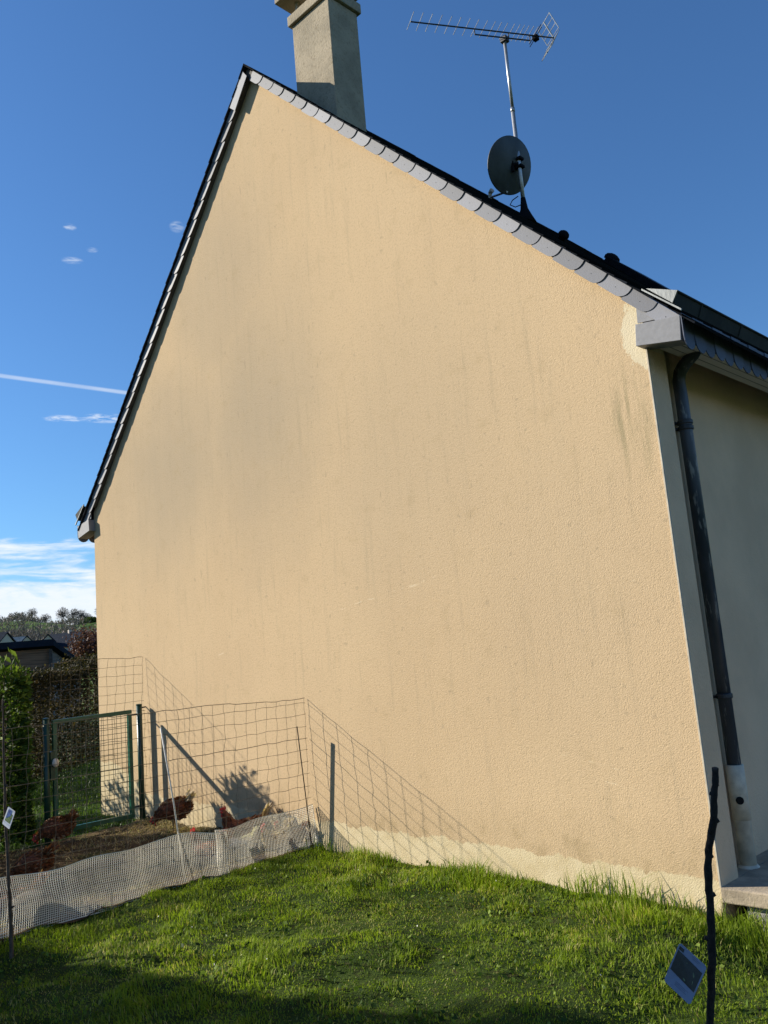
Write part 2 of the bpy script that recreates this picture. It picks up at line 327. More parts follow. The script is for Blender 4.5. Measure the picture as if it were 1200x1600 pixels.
# ---------------------------------------------------------------- mesh helpers
class MB:
    def __init__(s): s.v = []; s.f = []; s.a = []
    def add(s, vs, fs, r=None):
        o = len(s.v); s.v += [tuple(p) for p in vs]; s.f += [tuple(i+o for i in f) for f in fs]
        s.a += [random.random() if r is None else r]*len(vs)
    def box(s, x0, x1, y0, y1, z0, z1, r=None):
        s.add([(x, y, z) for x in (x0, x1) for y in (y0, y1) for z in (z0, z1)],
              [(0, 1, 3, 2), (4, 6, 7, 5), (0, 4, 5, 1), (2, 3, 7, 6), (0, 2, 6, 4), (1, 5, 7, 3)], r)
    def prism(s, poly, d, r=None):
        """polygon (list of 3-D points) extruded by vector d"""
        n = len(poly); p = [Vector(q) for q in poly]; d = Vector(d)
        s.add(p+[q+d for q in p], [tuple(range(n))[::-1], tuple(range(n, 2*n))]+[(i, (i+1) % n, (i+1) % n+n, i+n) for i in range(n)], r)
    def tube(s, path, rad_, seg=8, cap=True, r=None):
        P = [Vector(p) for p in path]; n = len(P)
        R = rad_ if isinstance(rad_, (list, tuple)) else [rad_]*n
        prev = None; vs = []
        for i in range(n):
            t = (P[min(i+1, n-1)]-P[max(i-1, 0)])
            t = t.normalized() if t.length > 1e-9 else Vector((0, 0, 1))
            if prev is None:
                a = Vector((0, 0, 1)) if abs(t.z) < 0.9 else Vector((1, 0, 0))
                e = t.cross(a).normalized()
            else:
                e = (prev-t*prev.dot(t)); e = e.normalized() if e.length > 1e-6 else t.orthogonal().normalized()
            prev = e; g = t.cross(e)
            vs += [P[i]+(e*math.cos(2*math.pi*k/seg)+g*math.sin(2*math.pi*k/seg))*R[i] for k in range(seg)]
        fs = [(i*seg+k, i*seg+(k+1) % seg, (i+1)*seg+(k+1) % seg, (i+1)*seg+k) for i in range(n-1) for k in range(seg)]
        if cap: fs += [tuple(range(seg))[::-1], tuple(range((n-1)*seg, n*seg))]
        s.add(vs, fs, r)
    def loft(s, rings, cap=True, r=None):
        n = len(rings); m = len(rings[0])
        vs = [p for R in rings for p in R]
        fs = [(i*m+k, i*m+(k+1) % m, (i+1)*m+(k+1) % m, (i+1)*m+k) for i in range(n-1) for k in range(m)]
        if cap: fs += [tuple(range(m))[::-1], tuple(range((n-1)*m, n*m))]
        s.add(vs, fs, r)
    def ellipsoid(s, c, rx, ry, rz, seg=12, rings=8, rot=None):
        R = []
        for i in range(rings+1):
            t = math.pi*(0.02+0.96*i/rings); z = -math.cos(t); q = math.sin(t)
            ring = [Vector((rx*q*math.cos(2*math.pi*k/seg), ry*q*math.sin(2*math.pi*k/seg), rz*z)) for k in range(seg)]
            if rot is not None: ring = [rot @ p for p in ring]
            R.append([p+Vector(c) for p in ring])
        s.loft(R)
    def build(s, name, mat, parent=None, smooth=False, bevel=0, off=None):
        o = off if off is not None else (world_loc(parent) if parent else Vector((0, 0, 0)))
        me = bpy.data.meshes.new(name)
        me.from_pydata([(p[0]-o[0], p[1]-o[1], p[2]-o[2]) for p in s.v], [], s.f)
        at = me.attributes.new('rnd', 'FLOAT', 'POINT'); at.data.foreach_set('value', s.a)
        me.materials.append(MATS[mat]); me.validate()
        bm = bmesh.new(); bm.from_mesh(me); bmesh.ops.recalc_face_normals(bm, faces=bm.faces); bm.to_mesh(me); bm.free()
        if smooth: me.polygons.foreach_set('use_smooth', [True]*len(me.polygons))
        ob = bpy.data.objects.new(name, me); COL.objects.link(ob)
        if parent: ob.parent = parent
        elif off is not None: ob.location = off
        if bevel:
            b = ob.modifiers.new('bevel', 'BEVEL'); b.width = bevel; b.segments = 2; b.limit_method = 'ANGLE'
        return ob
def world_loc(o):
    v = Vector((0, 0, 0))
    while o is not None: v += o.location; o = o.parent
    return v
def thing(name, label, cat, loc=(0, 0, 0), group=None):
    o = bpy.data.objects.new(name, None); COL.objects.link(o); o.location = loc
    return tag(o, label, cat, group)
def tag(o, label, cat, group=None, kind=None):
    if label: o['label'] = label
    if cat: o['category'] = cat
    if group: o['group'] = group
    if kind: o['kind'] = kind
    return o
def np_mesh(name, verts, faces_flat, sizes, rnd, mat, parent=None, off=(0, 0, 0)):
    me = bpy.data.meshes.new(name); nv = len(verts)
    me.vertices.add(nv); me.vertices.foreach_set('co', (verts-np.array(off)).astype(np.float32).ravel())
    me.loops.add(len(faces_flat)); me.loops.foreach_set('vertex_index', faces_flat.astype(np.int32))
    me.polygons.add(len(sizes)); st = np.concatenate([[0], np.cumsum(sizes)[:-1]])
    me.polygons.foreach_set('loop_start', st.astype(np.int32)); me.polygons.foreach_set('loop_total', sizes.astype(np.int32))
    at = me.attributes.new('rnd', 'FLOAT', 'POINT'); at.data.foreach_set('value', rnd.astype(np.float32))
    me.materials.append(MATS[mat]); me.update(calc_edges=True)
    ob = bpy.data.objects.new(name, me); COL.objects.link(ob)
    if parent: ob.parent = parent
    else: ob.location = off
    return ob
def vnoise(x, y, seed=0):
    """smooth value noise for numpy arrays"""
    xi = np.floor(x).astype(np.int64); yi = np.floor(y).astype(np.int64); fx = x-xi; fy = y-yi
    fx = fx*fx*(3-2*fx); fy = fy*fy*(3-2*fy)
    def h(a, b):
        k = (a*374761393+b*668265263+seed*1442695041) & 0x7fffffff
        k = ((k ^ (k >> 13))*1274126177) & 0x7fffffff
        return ((k ^ (k >> 16)) & 0xffff)/65535.0
    return (h(xi, yi)*(1-fx)+h(xi+1, yi)*fx)*(1-fy)+(h(xi, yi+1)*(1-fx)+h(xi+1, yi+1)*fx)*fy
def sst(a, b, x):
    t = np.clip((np.asarray(x, float)-a)/(b-a), 0, 1); return t*t*(3-2*t)
def ground_z(x, y):
    x = np.asarray(x, float); y = np.asarray(y, float); d = np.hypot(x, y)
    z = (vnoise(x*1.3, y*1.3, 3)-0.5)*0.06+(vnoise(x*4.1, y*4.1, 5)-0.5)*0.045+(vnoise(x*9.3, y*9.3, 15)-0.5)*0.022
    z = z*(1-sst(20, 60, d))
    z = z-0.13*sst(-0.3, 0.5, x)*sst(-3.5, -0.5, y)*(1-sst(6, 14, d))
    az = np.degrees(np.arctan2(x, y))
    ridge = 25.6+1.8*np.sin((az+63)*0.75)+1.3*np.sin(az*2.3+1.0)
    z = z+ridge*(0.20*sst(110, 215, d)+0.80*sst(225, 395, d))+14*sst(395, 1200, d)
    return z
def leaf_cloud(name, P, N, size, mat, parent=None, off=(0, 0, 0), aspect=0.45, jitter=0.8, rnd=None, droop=0.0):
    """folded leaf: 4 vertices, 2 triangles, at points P pointing roughly along N"""
    n = len(P); D = N+RNG.normal(0, jitter, (n, 3)); D[:, 2] -= droop; D /= np.linalg.norm(D, axis=1)[:, None]+1e-9
    U = RNG.normal(0, 1, (n, 3)); Wv = np.cross(D, U); Wv /= np.linalg.norm(Wv, axis=1)[:, None]+1e-9; Nn = np.cross(D, Wv)
    L = (size*RNG.uniform(0.6, 1.35, n))[:, None]
    v0 = P; v1 = P+D*L*0.5+Wv*L*aspect*0.5+Nn*L*0.10; v2 = P+D*L; v3 = P+D*L*0.5-Wv*L*aspect*0.5+Nn*L*0.10
    V = np.stack([v0, v1, v2, v3], 1).reshape(-1, 3)
    i = np.arange(n)*4
    F = np.stack([i, i+1, i+2, i, i+2, i+3], 1).ravel()
    rr = RNG.random(n) if rnd is None else rnd
    return np_mesh(name, V, F, np.full(2*n, 3), np.repeat(rr, 4), mat, parent, off)
def blades(name, P, H, lean, wid, mat, rnd, az=None, off=(0, 0, 0)):
    n = len(P); a = RNG.uniform(0, 2*np.pi, n) if az is None else az
    d = np.stack([np.cos(a), np.sin(a), np.zeros(n)], 1); s = np.stack([-np.sin(a), np.cos(a), np.zeros(n)], 1)
    tw = RNG.normal(0, 0.7, n); s = s*np.cos(tw)[:, None]+d*np.sin(tw)[:, None]
    H_ = H[:, None]; l_ = lean[:, None]; w_ = wid[:, None]; up = np.array([[0, 0, 1.0]])
    v0 = P-s*w_*0.5; v1 = P+s*w_*0.5
    m = P+up*H_*0.55+d*H_*l_*0.30; v2 = m+s*w_*0.42; v3 = m-s*w_*0.42
    v4 = P+up*H_*(1.0-0.35*np.clip(l_, 0, 1.4))+d*H_*l_*0.95
    V = np.stack([v0, v1, v2, v3, v4], 1).reshape(-1, 3); i = np.arange(n)*5
    F = np.stack([i, i+1, i+2, i+3, i+3, i+2, i+4], 1).ravel()
    return np_mesh(name, V, F, np.tile([4, 3], n), np.repeat(rnd, 5), mat, None, off)

# ---------------------------------------------------------------- ground
def sheet(name, xs, ys, zf, mat, dz=0.0):
    gx, gy = np.meshgrid(xs, ys); gz = zf(gx, gy)+dz
    V = np.stack([gx, gy, gz], -1).reshape(-1, 3); nx = len(xs); ny = len(ys)
    i = np.arange(nx*ny).reshape(ny, nx)
    F = np.stack([i[:-1, :-1], i[:-1, 1:], i[1:, 1:], i[1:, :-1]], -1).reshape(-1)
    o = np_mesh(name, V, F, np.full((nx-1)*(ny-1), 4), np.zeros(len(V)), mat)
    o.data.polygons.foreach_set('use_smooth', [True]*len(o.data.polygons)); o['kind'] = 'structure'
    return o
def axis(lo, hi, fine_lo, fine_hi, step):
    a = list(np.arange(fine_lo, fine_hi+1e-6, step)); s = step; x = fine_hi
    while x < hi: s *= 1.13; s = min(s, 14); x += s; a.append(x)
    s = step; x = fine_lo
    while x > lo: s *= 1.13; s = min(s, 14); x -= s; a.insert(0, x)
    return np.array(a)
sheet('ground', axis(-900, 700, -9, 3.5, 0.045), axis(-500, 900, -6.5, 1.5, 0.045), ground_z, 'lawn_soil')
sheet('dirt_ground', np.arange(-6.45, -3.50, 0.07), np.arange(-4.6, 0.03, 0.07),
      lambda x, y: ground_z(x, y)+(vnoise(x*6, y*6, 8)-0.5)*0.025, 'run_dirt', 0.022)

# ---------------------------------------------------------------- the house
WD = 7.48; XM = -3.83; HE = 3.643; T = 1.005; TL = 1.073; LEN = 5.6       # T, TL: pitch of the right and left slopes
APEX = HE+T*(-XM); HL = APEX-TL*(XM+WD)
house = thing('house', 'tall cream rendered house with a blank gable wall and dark slate roof', 'house', (0, 0, 0))
m = MB(); poly = [(0, 0, -0.4), (0, 0, HE+0.05), (XM, 0, APEX+0.05), (-WD, 0, HL+0.05), (-WD, 0, -0.4)]
m.prism(poly, (0, 0.24, 0)); gw = m.build('gable_wall', 'render_wall', house)
m = MB(); m.box(-0.3, -0.10, 0.24, LEN, -0.4, HE+0.1); m.box(-WD+0.10, -WD+0.3, 0.24, LEN, -0.4, HE+0.1)
m.box(-WD+0.3, -0.3, LEN-0.3, LEN, -0.4, HE+0.1); m.build('side_wall', 'side_render', house)
m = MB(); m.box(-0.004, 0.006, -0.006, 0.010, 0.12, HE-0.22); m.build('corner_bead', 'corner_bead', house)
# return of the gable wall at the corner, finished in the smoother side render
m = MB(); m.box(0.0005, 0.005, 0.012, 0.238, -0.1, HE-0.26); m.build('corner_pier', 'side_render', house)
# roof: stepped slate courses, both slopes
def slope_pts(side, d, s):
    """point on the roof plane: s metres down from the apex, d metres out perpendicular"""
    a = math.atan(T if side == 1 else TL)
    x = s*math.cos(a); z = -s*math.sin(a); nx, nz = math.sin(a), math.cos(a)
    return (XM+side*(x+nx*d), APEX+z+nz*d)
SLR = math.hypot(-XM+0.30, T*(-XM+0.30)); SLL = math.hypot(XM+WD+0.20, TL*(XM+WD+0.20)); RB, RT = 0.093, 0.106
roof = None
for side in (1, -1):
    m = MB(); s = 0.0; k = 0; SL = SLR if side == 1 else SLL
    while s < SL-0.02:
        e = min(s+0.115, SL)
        y = -0.089+random.uniform(-0.003, 0.003)
        a = slope_pts(side, RB, max(s, 0.0) if k else -0.10+0.0); b = slope_pts(side, RB, e)
        c = slope_pts(side, RT+random.uniform(-0.001, 0.003), e); d = slope_pts(side, RT-0.009, max(s-0.0, 0))
        if k == 0:
            a = (XM, APEX+RB*1.41); d = (XM, APEX+(RT-0.009)*1.41)
        m.prism([(a[0], y, a[1]), (b[0], y, b[1]), (c[0], y, c[1]), (d[0], y, d[1])], (0, LEN+0.3, -0.095))
        s = e; k += 1
    o = m.build('roof_slope', 'roof_slate', house)
    if side == 1: roof = o
m = MB()
for k in range(14):
    y0 = -0.093+k*0.41; rr = random.random()
    hh = 0.004*(k % 2)-0.0065*k
    m.prism([(XM-0.10, y0, APEX+0.044+hh), (XM, y0, APEX+0.156+hh), (XM+0.10, y0, APEX+0.056+hh), (XM+0.10, y0, APEX+0.044+hh), (XM, y0, APEX+0.144+hh), (XM-0.10, y0, APEX+0.034+hh)], (0, 0.42, 0), rr)
m.build('ridge_cap', 'roof_slate', house)
# barge board carrying the verge slates
for side in (1, -1):
    m = MB(); SL = SLR if side == 1 else SLL; a = slope_pts(side, 0.006, 0.0); b = slope_pts(side, 0.006, SL-0.42); c = slope_pts(side, RB-0.002, SL-0.42); d = slope_pts(side, RB-0.002, 0.0)
    m.prism([(XM, -0.048, APEX+0.009), (b[0], -0.048, b[1]), (c[0], -0.048, c[1]), (XM, -0.048, APEX+0.115)], (0, 0.046, 0))
    m.build('barge_board', 'dark_wood', house)
# verge slates: overlapping, the lower outer corner rounded
ang = math.atan(T)
for side in (1, -1):
    m = MB(); nails = MB(); SL = SLR if side == 1 else SLL
    def P(s, h, y):        # s along the rake downwards, h up from the lower edge
        x, z = slope_pts(side, h, s); return (x, y, z)
    n_sl = 26; pit = (SL-0.14)/n_sl
    for k in range(n_sl):
        s0 = 0.045+k*pit-0.03; s1 = 0.045+(k+1)*pit+random.uniform(-.004, .004)
        h0 = random.uniform(-0.006, 0.004); h1 = RB-0.002
        tl = random.uniform(-0.002, 0.002)
        y0 = -0.0500; y1 = -0.0580+tl; th = 0.0045
        if k == 0: s0 = 0.045
        pts = [(s0, h1), (s0, h0)]
        r0 = 0.085
        for q in range(7):
            t = q/6*math.pi/2
            pts.append((s1-r0+r0*math.sin(t)*1.0, h0+ (h1-h0)*0.80*(1-math.cos(t))))
        pts.append((s1, h1))
        front = []; back = []
        for (s, h) in pts:
            yy = y0+(y1-y0)*(s-s0)/(s1-s0)
            front.append(P(s, h, yy-th)); back.append(P(s, h, yy))
        n = len(pts)
        m.add(front+back, [tuple(range(n)), tuple(range(n, 2*n))[::-1]]+[(i, (i+1) % n, (i+1) % n+n, i+n) for i in range(n)])
        c = P((s0+s1)/2+0.01, (h0+h1)/2, y1*0.5+y0*0.5-th)
        nails.ellipsoid(c, 0.004, 0.002, 0.004, 6, 4)
    nf = len(m.f); m.add(nails.v, nails.f, 0.5); vs = m.build('verge_slates', 'verge_slate', house)
    vs.data.materials.append(MATS['dark_metal'])
    for pgi in range(nf, len(vs.data.polygons)): vs.data.polygons[pgi].material_index = 1
# the long cap slate at the apex, hung on the left rake
m = MB(); pa = [slope_pts(-1, h, s) for s, h in [(-0.045, 0.110), (0.33, 0.095), (0.33, -0.030), (-0.02, -0.015)]]
m.prism([(x, -0.082, z) for x, z in pa], (0, 0.006, 0)); m.build('apex_slate', 'verge_slate', house)
# eaves boxes, zinc parapet gutters, fascia slates and soffits on both long sides
for side in (1, -1):
    mx = (lambda x: x) if side == 1 else (lambda x: -WD-x)
    if side == -1: dzz = HL-HE
    else: dzz = 0.0
    m = MB(); m.prism([(mx(-0.028), -0.080, 3.392), (mx(0.268), -0.080, 3.336), (mx(0.282), -0.080, 3.492), (mx(-0.014), -0.080, 3.532)], (0, 0.14, 0))
    m.build('eaves_box_end', 'painted_panel', house, bevel=0.003)
    m = MB(); m.prism([(mx(-0.012), -0.0475, 3.548), (mx(0.286), -0.0475, 3.507), (mx(0.20), -0.0475, 3.54), (mx(-0.005), -0.0475, 3.70)], (0, 0.010, 0))
    m.build('eaves_infill', 'painted_panel', house)
    m = MB(); m.box(*sorted((mx(0.006), mx(0.262))), 0.062, LEN, 3.415, 3.435); m.build('soffit', 'soffit_boards', house)
    m = MB(); m.box(*sorted((mx(0.264), mx(0.278))), -0.048, LEN, 3.345, 3.50); m.build('fascia_board', 'dark_wood', house)
    m = MB(); y = -0.078; k = 0
    while y < LEN-0.2:
        wv = 0.150; zt = 3.505; zl = 3.290+random.uniform(-0.006, 0.006); pts = []
        for q in range(9):
            t = math.pi*q/8; pts.append((y+wv/2-math.cos(t)*wv/2, zl+0.075*(1-math.sin(t))))
        xo = 0.284+(k % 2)*0.006
        m.prism([(mx(xo), y, zt), (mx(xo), y, zl+0.075)]+[(mx(xo), a, b) for a, b in pts[1:-1]]+[(mx(xo), y+wv, zl+0.075), (mx(xo), y+wv, zt)], ((0.006 if side == 1 else -0.006), 0, 0))
        y += wv-0.006; k += 1
    m.build('fascia_slates', 'fascia_slate', house)
    g = MB(); g.prism([(mx(.104), -0.085, 3.722), (mx(.290), -0.085, 3.640), (mx(.255), -0.085, 3.560)], (0, LEN+0.2, 0))
    gut = g.build('gutter', 'zinc_dark', house)
    e = MB(); e.prism([(mx(.100), -0.098, 3.729), (mx(.297), -0.098, 3.644), (mx(.255), -0.098, 3.578)], (0, .012, 0)); e.build('gutter_end', 'zinc' if side == 1 else 'zinc_dark', gut)
    r = MB(); r.tube([(mx(.291), -0.09, 3.642), (mx(.291), LEN, 3.642)], 0.008, 8); y = 0.25
    while y < LEN: r.prism([(mx(.286), y, 3.645), (mx(.297), y, 3.642), (mx(.262), y, 3.562), (mx(.250), y, 3.565)], (0, 0.016, 0)); y += 0.62
    r.build('gutter_seams', 'zinc_dark', gut)
    e = MB(); e.prism([(mx(0.071), -0.100, 3.738), (mx(.305), -0.100, 3.523), (mx(.302), -0.100, 3.512), (mx(0.068), -0.100, 3.728)], (0, 0.014, 0)); e.build('verge_drip', 'zinc', gut)
for o_ in list(house.children):
    if o_.name.split('.')[0] in ('eaves_box_end', 'eaves_infill', 'soffit', 'fascia_board', 'fascia_slates', 'gutter') and (o_.bound_box[0][0] < -4):
        o_.location.z += 0.0
# downpipe at the right corner
dp = MB(); xp, yp = -0.035, 0.49
path = [(0.13, yp, 3.50), (0.122, yp, 3.455), (0.085, yp, 3.41), (0.02, yp, 3.365), (-0.02, yp, 3.32), (xp-.003, yp, 3.26), (xp, yp, 3.18), (xp, yp, 0.70)]
dp.tube(path, 0.043, 20); dpo = dp.build('downpipe', 'pipe_zinc', house, smooth=True)
for zz in (2.93, 2.97, 1.16):
    m = MB(); m.tube([(xp, yp, zz-0.016), (xp, yp, zz-0.010), (xp, yp, zz+0.010), (xp, yp, zz+0.016)], [0.047, 0.052, 0.052, 0.047], 20)
    m.box(xp-0.06, xp-0.04, yp-0.06, yp-0.035, zz-0.008, zz+0.008); m.tube([(xp-0.066, yp-0.03, zz), (xp-0.05, yp+0.02, zz)], 0.006, 6)
    m.build('pipe_bracket', 'dark_metal', dpo)
m = MB(); m.tube([(xp, yp, 0.735), (xp, yp, 0.73), (xp, yp, 0.40)], [0.050, 0.056, 0.056], 20); m.tube([(xp, yp, 0.40), (xp, yp, 0.395), (xp, yp, 0.12)], [0.056, 0.051, 0.051], 20)
m.tube([(xp, yp, 0.135), (xp, yp, 0.10)], [0.055, 0.085], 16)
shoe = m.build('pipe_shoe', 'pale_pvc', dpo, smooth=True)
m = MB(); dv = Vector((0.46, -0.89, 0)); m.tube([Vector((xp, yp, 0.525))+dv*0.040, Vector((xp, yp, 0.525))+dv*0.0600], 0.024, 16); m.build('inspection_hole', 'black_hole', shoe)
# chimney, low on the right slope just behind the gable
cx0, cx1, cy0, cy1 = -3.55, -2.99, 0.36, 0.76
m = MB(); m.box(cx0, cx1, cy0, cy1, 6.3, 8.12); ch = m.build('chimney', 'chimney_render', roof, bevel=0.006)
def sub(mb, name, mat, par, **k): return mb.build(name, mat, par, **k)
m = MB(); m.box(cx0-.035, cx1+.035, cy0-.035, cy1+.035, 8.122, 8.235); sub(m, 'chimney_collar', 'chimney_render', roof, bevel=0.008)
for (a, b) in ((cx0+.03, cy0+.03), (cx1-.07, cy0+.03), (cx0+.03, cy1-.07), (cx1-.07, cy1-.07)):
    m = MB(); m.box(a, a+.04, b, b+.04, 8.235, 8.40); sub(m, 'cowl_leg', 'chimney_render', roof)
m = MB(); m.prism([(cx0-.12, cy0-.12, 8.40), (cx1+.12, cy0-.12, 8.40), (cx1+.12, cy1+.12, 8.40), (cx0-.12, cy1+.12, 8.40)], (0, 0, .07)); sub(m, 'cowl_slab', 'chimney_render', roof, bevel=0.008)
# roof vents and a roof window on the right slope
def roof_z(x): return APEX-(x-XM)*T+(RT)/math.cos(ang)
nrm = Vector((math.sin(ang), 0, math.cos(ang)))
for (x, y, R) in ((-1.57, 1.80, 0.048), (-2.02, 3.55, 0.082)):
    p = Vector((x, y, roof_z(x)-0.016*y-0.012)); m = MB(); pr = [(0.75, -0.03), (0.75, 0.05), (1.1, 0.05), (1.15, 0.085), (0.95, 0.115), (0.45, 0.135), (0.02, 0.14)]
    m.tube([p+nrm*h*(R/0.09)**0.5 for _, h in pr], [R*q for q, _ in pr], 20); m.build('roof_vent', 'black_rubber', roof, smooth=True)
e1 = Vector((math.cos(ang), 0, -math.sin(ang)))
m = MB(); p = Vector((-1.85, 3.1, roof_z(-1.85)-0.055))
m.prism([p+nrm*0.0, p+nrm*0.075, p+e1*0.98+nrm*0.075, p+e1*0.98], (0, 0.78, 0)); rw = m.build('roof_window', 'black_rubber', roof, bevel=0.01)
m = MB(); m.prism([p+e1*.08+nrm*.077, p+e1*.90+nrm*.077, p+e1*.90+nrm*.081, p+e1*.08+nrm*.081], (0, 0.0, 0)) if False else m.add([p+e1*.08+nrm*.079+Vector((0, .07, 0)), p+e1*.90+nrm*.079+Vector((0, .07, 0)), p+e1*.90+nrm*.079+Vector((0, .71, 0)), p+e1*.08+nrm*.079+Vector((0, .71, 0))], [(0, 1, 2, 3)])
m.build('window_pane', 'dark_metal', roof)

# ---------------------------------------------------------------- aerial and dish
mb_ = Vector((-2.75, 3.09, 6.40)); ZB = 8.913
an = thing('tv_antenna', 'long many-toothed television aerial on a thin steel mast above the roof', 'antenna', mb_)
m = MB(); m.tube([(-2.75, 3.09, 6.5), (-2.75, 3.09, 7.9)], 0.024, 12); m.tube([(-2.75, 3.09, 7.9), (-2.75, 3.09, ZB-0.02)], 0.020, 12); m.tube([(-2.75, 3.09, 7.88), (-2.75, 3.09, 7.93)], 0.027, 12)
m.build('mast', 'galvanised', an, smooth=True)
m = MB(); m.tube([(-2.75, 3.09, 6.42), (-2.75, 3.09, 6.52), (-2.75, 3.09, 6.62), (-2.75, 3.09, 6.76)], [0.13, 0.085, 0.045, 0.028], 14)
m.tube([(-2.80, 3.07, 6.80), (-2.86, 3.03, 6.76), (-2.88, 3.0, 6.70), (-2.83, 3.03, 6.66), (-2.76, 3.06, 6.67)], 0.006, 6); m.build('roof_flashing', 'black_rubber', an, smooth=True)
bd = Vector((0.512, 0.859, 0.0)); bp = Vector((bd.y, -bd.x, 0)); B0 = Vector((-3.325, 2.03, ZB))
m = MB(); m.tube([B0, B0+bd*1.86], 0.0085, 6); m.tube([B0+bd*0.80+Vector((0, 0, -.075)), B0+bd*1.52+Vector((0, 0, -.075))], 0.0085, 6)
for t in (0.80, 1.24, 1.52): m.tube([B0+bd*t, B0+bd*t+Vector((0, 0, -.078))], 0.007, 6)
m.box(-2.79, -2.71, 3.05, 3.13, ZB-.095, ZB-.03); m.build('boom', 'dark_metal', an)
ts = [0.0, .115, .23, .35, .47, .585, .70, .81, .92, 1.02, 1.10, 1.18, 1.27, 1.34, 1.40, 1.46, 1.52, 1.58]
m = MB()
for i, t in enumerate(ts):
    L = 0.150-0.0006*i; c = B0+bd*t+Vector((0, 0, .012)); m.tube([c-bp*L, c+bp*L], 0.0042, 6)
m.build('directors', 'galvanised', an)
m = MB(); c = B0+bd*1.60
for sx_ in (-1, 1): m.tube([c-bp*0.17+Vector((0, 0, .02*sx_)), c+bp*0.17+Vector((0, 0, .02*sx_))], 0.005, 6)
m.box(c.x-.03, c.x+.03, c.y-.03, c.y+.03, ZB-.06, ZB+.0); m.build('dipole', 'black_rubber', an)
for sg in (1, -1):
    m = MB(); o0 = B0+bd*1.84
    for j in range(4):
        q = o0+Vector((0, 0, sg*(0.02+j*0.062)))-bd*(j*0.034)
        m.tube([q-bp*0.165, q+bp*0.165], 0.0045, 6)
    for s_ in (-0.16, 0, 0.16): m.tube([o0+bp*s_+Vector((0, 0, sg*.015)), o0+bp*s_+Vector((0, 0, sg*.21))-bd*0.105], 0.0055 if s_ else 0.009, 6)
    m.build('reflector', 'galvanised', an)
dsh = thing('satellite_dish', 'dark grey round satellite dish clamped low on the aerial mast', 'satellite dish', (-2.79, 3.0, 7.18))
dn = Vector((-0.90, 0.24, 0.36)).normalized(); dc = Vector((-2.84, 3.03, 7.20)); e_1 = dn.cross(Vector((0, 0, 1))).normalized(); e_2 = e_1.cross(dn)
rings = []
for (rr, dd) in [(0.005, -0.052), (0.10, -0.047), (0.20, -0.031), (0.28, -0.010), (0.312, 0.0), (0.322, 0.002), (0.322, 0.012), (0.312, 0.010), (0.28, 0.0), (0.20, -0.021), (0.10, -0.037), (0.005, -0.042)]:
    rings.append([dc+dn*dd+(e_1*math.cos(2*math.pi*k/40)+e_2*1.04*math.sin(2*math.pi*k/40))*rr for k in range(40)])
m = MB(); m.loft(rings); m.build('dish', 'dish_grey', dsh, smooth=True)
lowp = dc-e_2*0.30
if e_2.z < 0: lowp = dc+e_2*0.30
ln = lowp+dn*0.34+Vector((0.0, 0, -0.03))
m = MB(); m.tube([lowp-dn*0.01, ln], 0.014, 8); m.build('feed_arm', 'galvanised', dsh)
m = MB(); m.tube([ln+Vector((0, 0, -.02)), ln+Vector((0.01, 0, .045))], 0.024, 10); q = ln+Vector((0, 0, .05)); m.tube([q, q+(dc-q).normalized()*0.06], [0.022, 0.032], 12); m.build('lnb', 'pale_pvc', dsh)
m = MB(); a = dc-dn*0.05; m.tube([a, Vector((-2.75, 3.09, 7.20))], 0.022, 8); m.box(-2.79, -2.70, 3.05, 3.13, 7.14, 7.17); m.box(-2.79, -2.70, 3.05, 3.13, 7.24, 7.27)
m.tube([a+Vector((0, 0, .08)), a-Vector((0, 0, .09))], 0.018, 8); m.build('bracket', 'black_rubber', dsh)

# ---------------------------------------------------------------- terrace slab
ts_ = thing('terrace_slab', 'tan concrete terrace slab resting on grey blocks beside the house corner', 'slab', (0.8, 1.2, 0))
m = MB(); m.box(0.004, 2.4, -0.02, 7.0, 0.040, 0.122); m.box(-0.098, 0.004, 0.242, 7.0, 0.040, 0.121); m.build('slab', 'concrete_slab', ts_, bevel=0.008)
m = MB(); m.box(0.12, 2.3, 0.02, 6.9, -0.45, 0.038); m.build('block_base', 'concrete_block', ts_, bevel=0.02)

# ---------------------------------------------------------------- gate at the far corner
XG = -6.38
gt = thing('garden_gate', 'green metal garden gate with fine square mesh beside the gable wall', 'gate', (XG, -0.6, 0))
def sq(m, a, b, w_):
    a = Vector(a); b = Vector(b); d = (b-a).normalized(); s1 = Vector((1, 0, 0)); s2 = d.cross(s1).normalized(); s1 = s2.cross(d)
    m.prism([a+(s1+s2)*w_/2, a+(s1-s2)*w_/2, a-(s1+s2)*w_/2, a-(s1-s2)*w_/2], b-a)
m = MB(); sq(m, (XG, -1.065, 1.19), (XG, -0.185, 1.205), 0.042); sq(m, (XG, -1.065, 0.115), (XG, -0.185, 0.115), 0.042)
sq(m, (XG, -1.044, 0.137), (XG, -1.044, 1.168), 0.040); sq(m, (XG, -0.206, 0.137), (XG, -0.206, 1.180), 0.040); m.build('gate_frame', 'green_frame_paint', gt)
m = MB(); y = -1.02
while y < -0.22: m.tube([(XG, y, 0.13), (XG, y, 1.19)], 0.0026, 4); y += 0.051
z = 0.16
while z < 1.18: m.tube([(XG+.004, -1.03, z), (XG+.004, -0.22, z)], 0.0026, 4); z += 0.052
m.build('gate_mesh', 'green_wire', gt)
m = MB(); m.ellipsoid((XG+0.05, -1.06, 0.79), 0.03, 0.036, 0.045); m.tube([(XG, -1.05, 0.77), (XG+.05, -1.05, 0.77)], 0.012, 8); m.build('lock_knob', 'white_knob', gt, smooth=True)
m = MB(); m.box(XG-.02, XG+.03, -1.10, -1.055, 0.62, 0.90); m.build('lock_box', 'green_paint', gt)
for z in (1.17, 0.2): m = MB(); m.tube([(XG, -0.10, z), (XG+.01, -0.20, z)], 0.010, 8); m.build('hinge', 'dark_metal', gt)
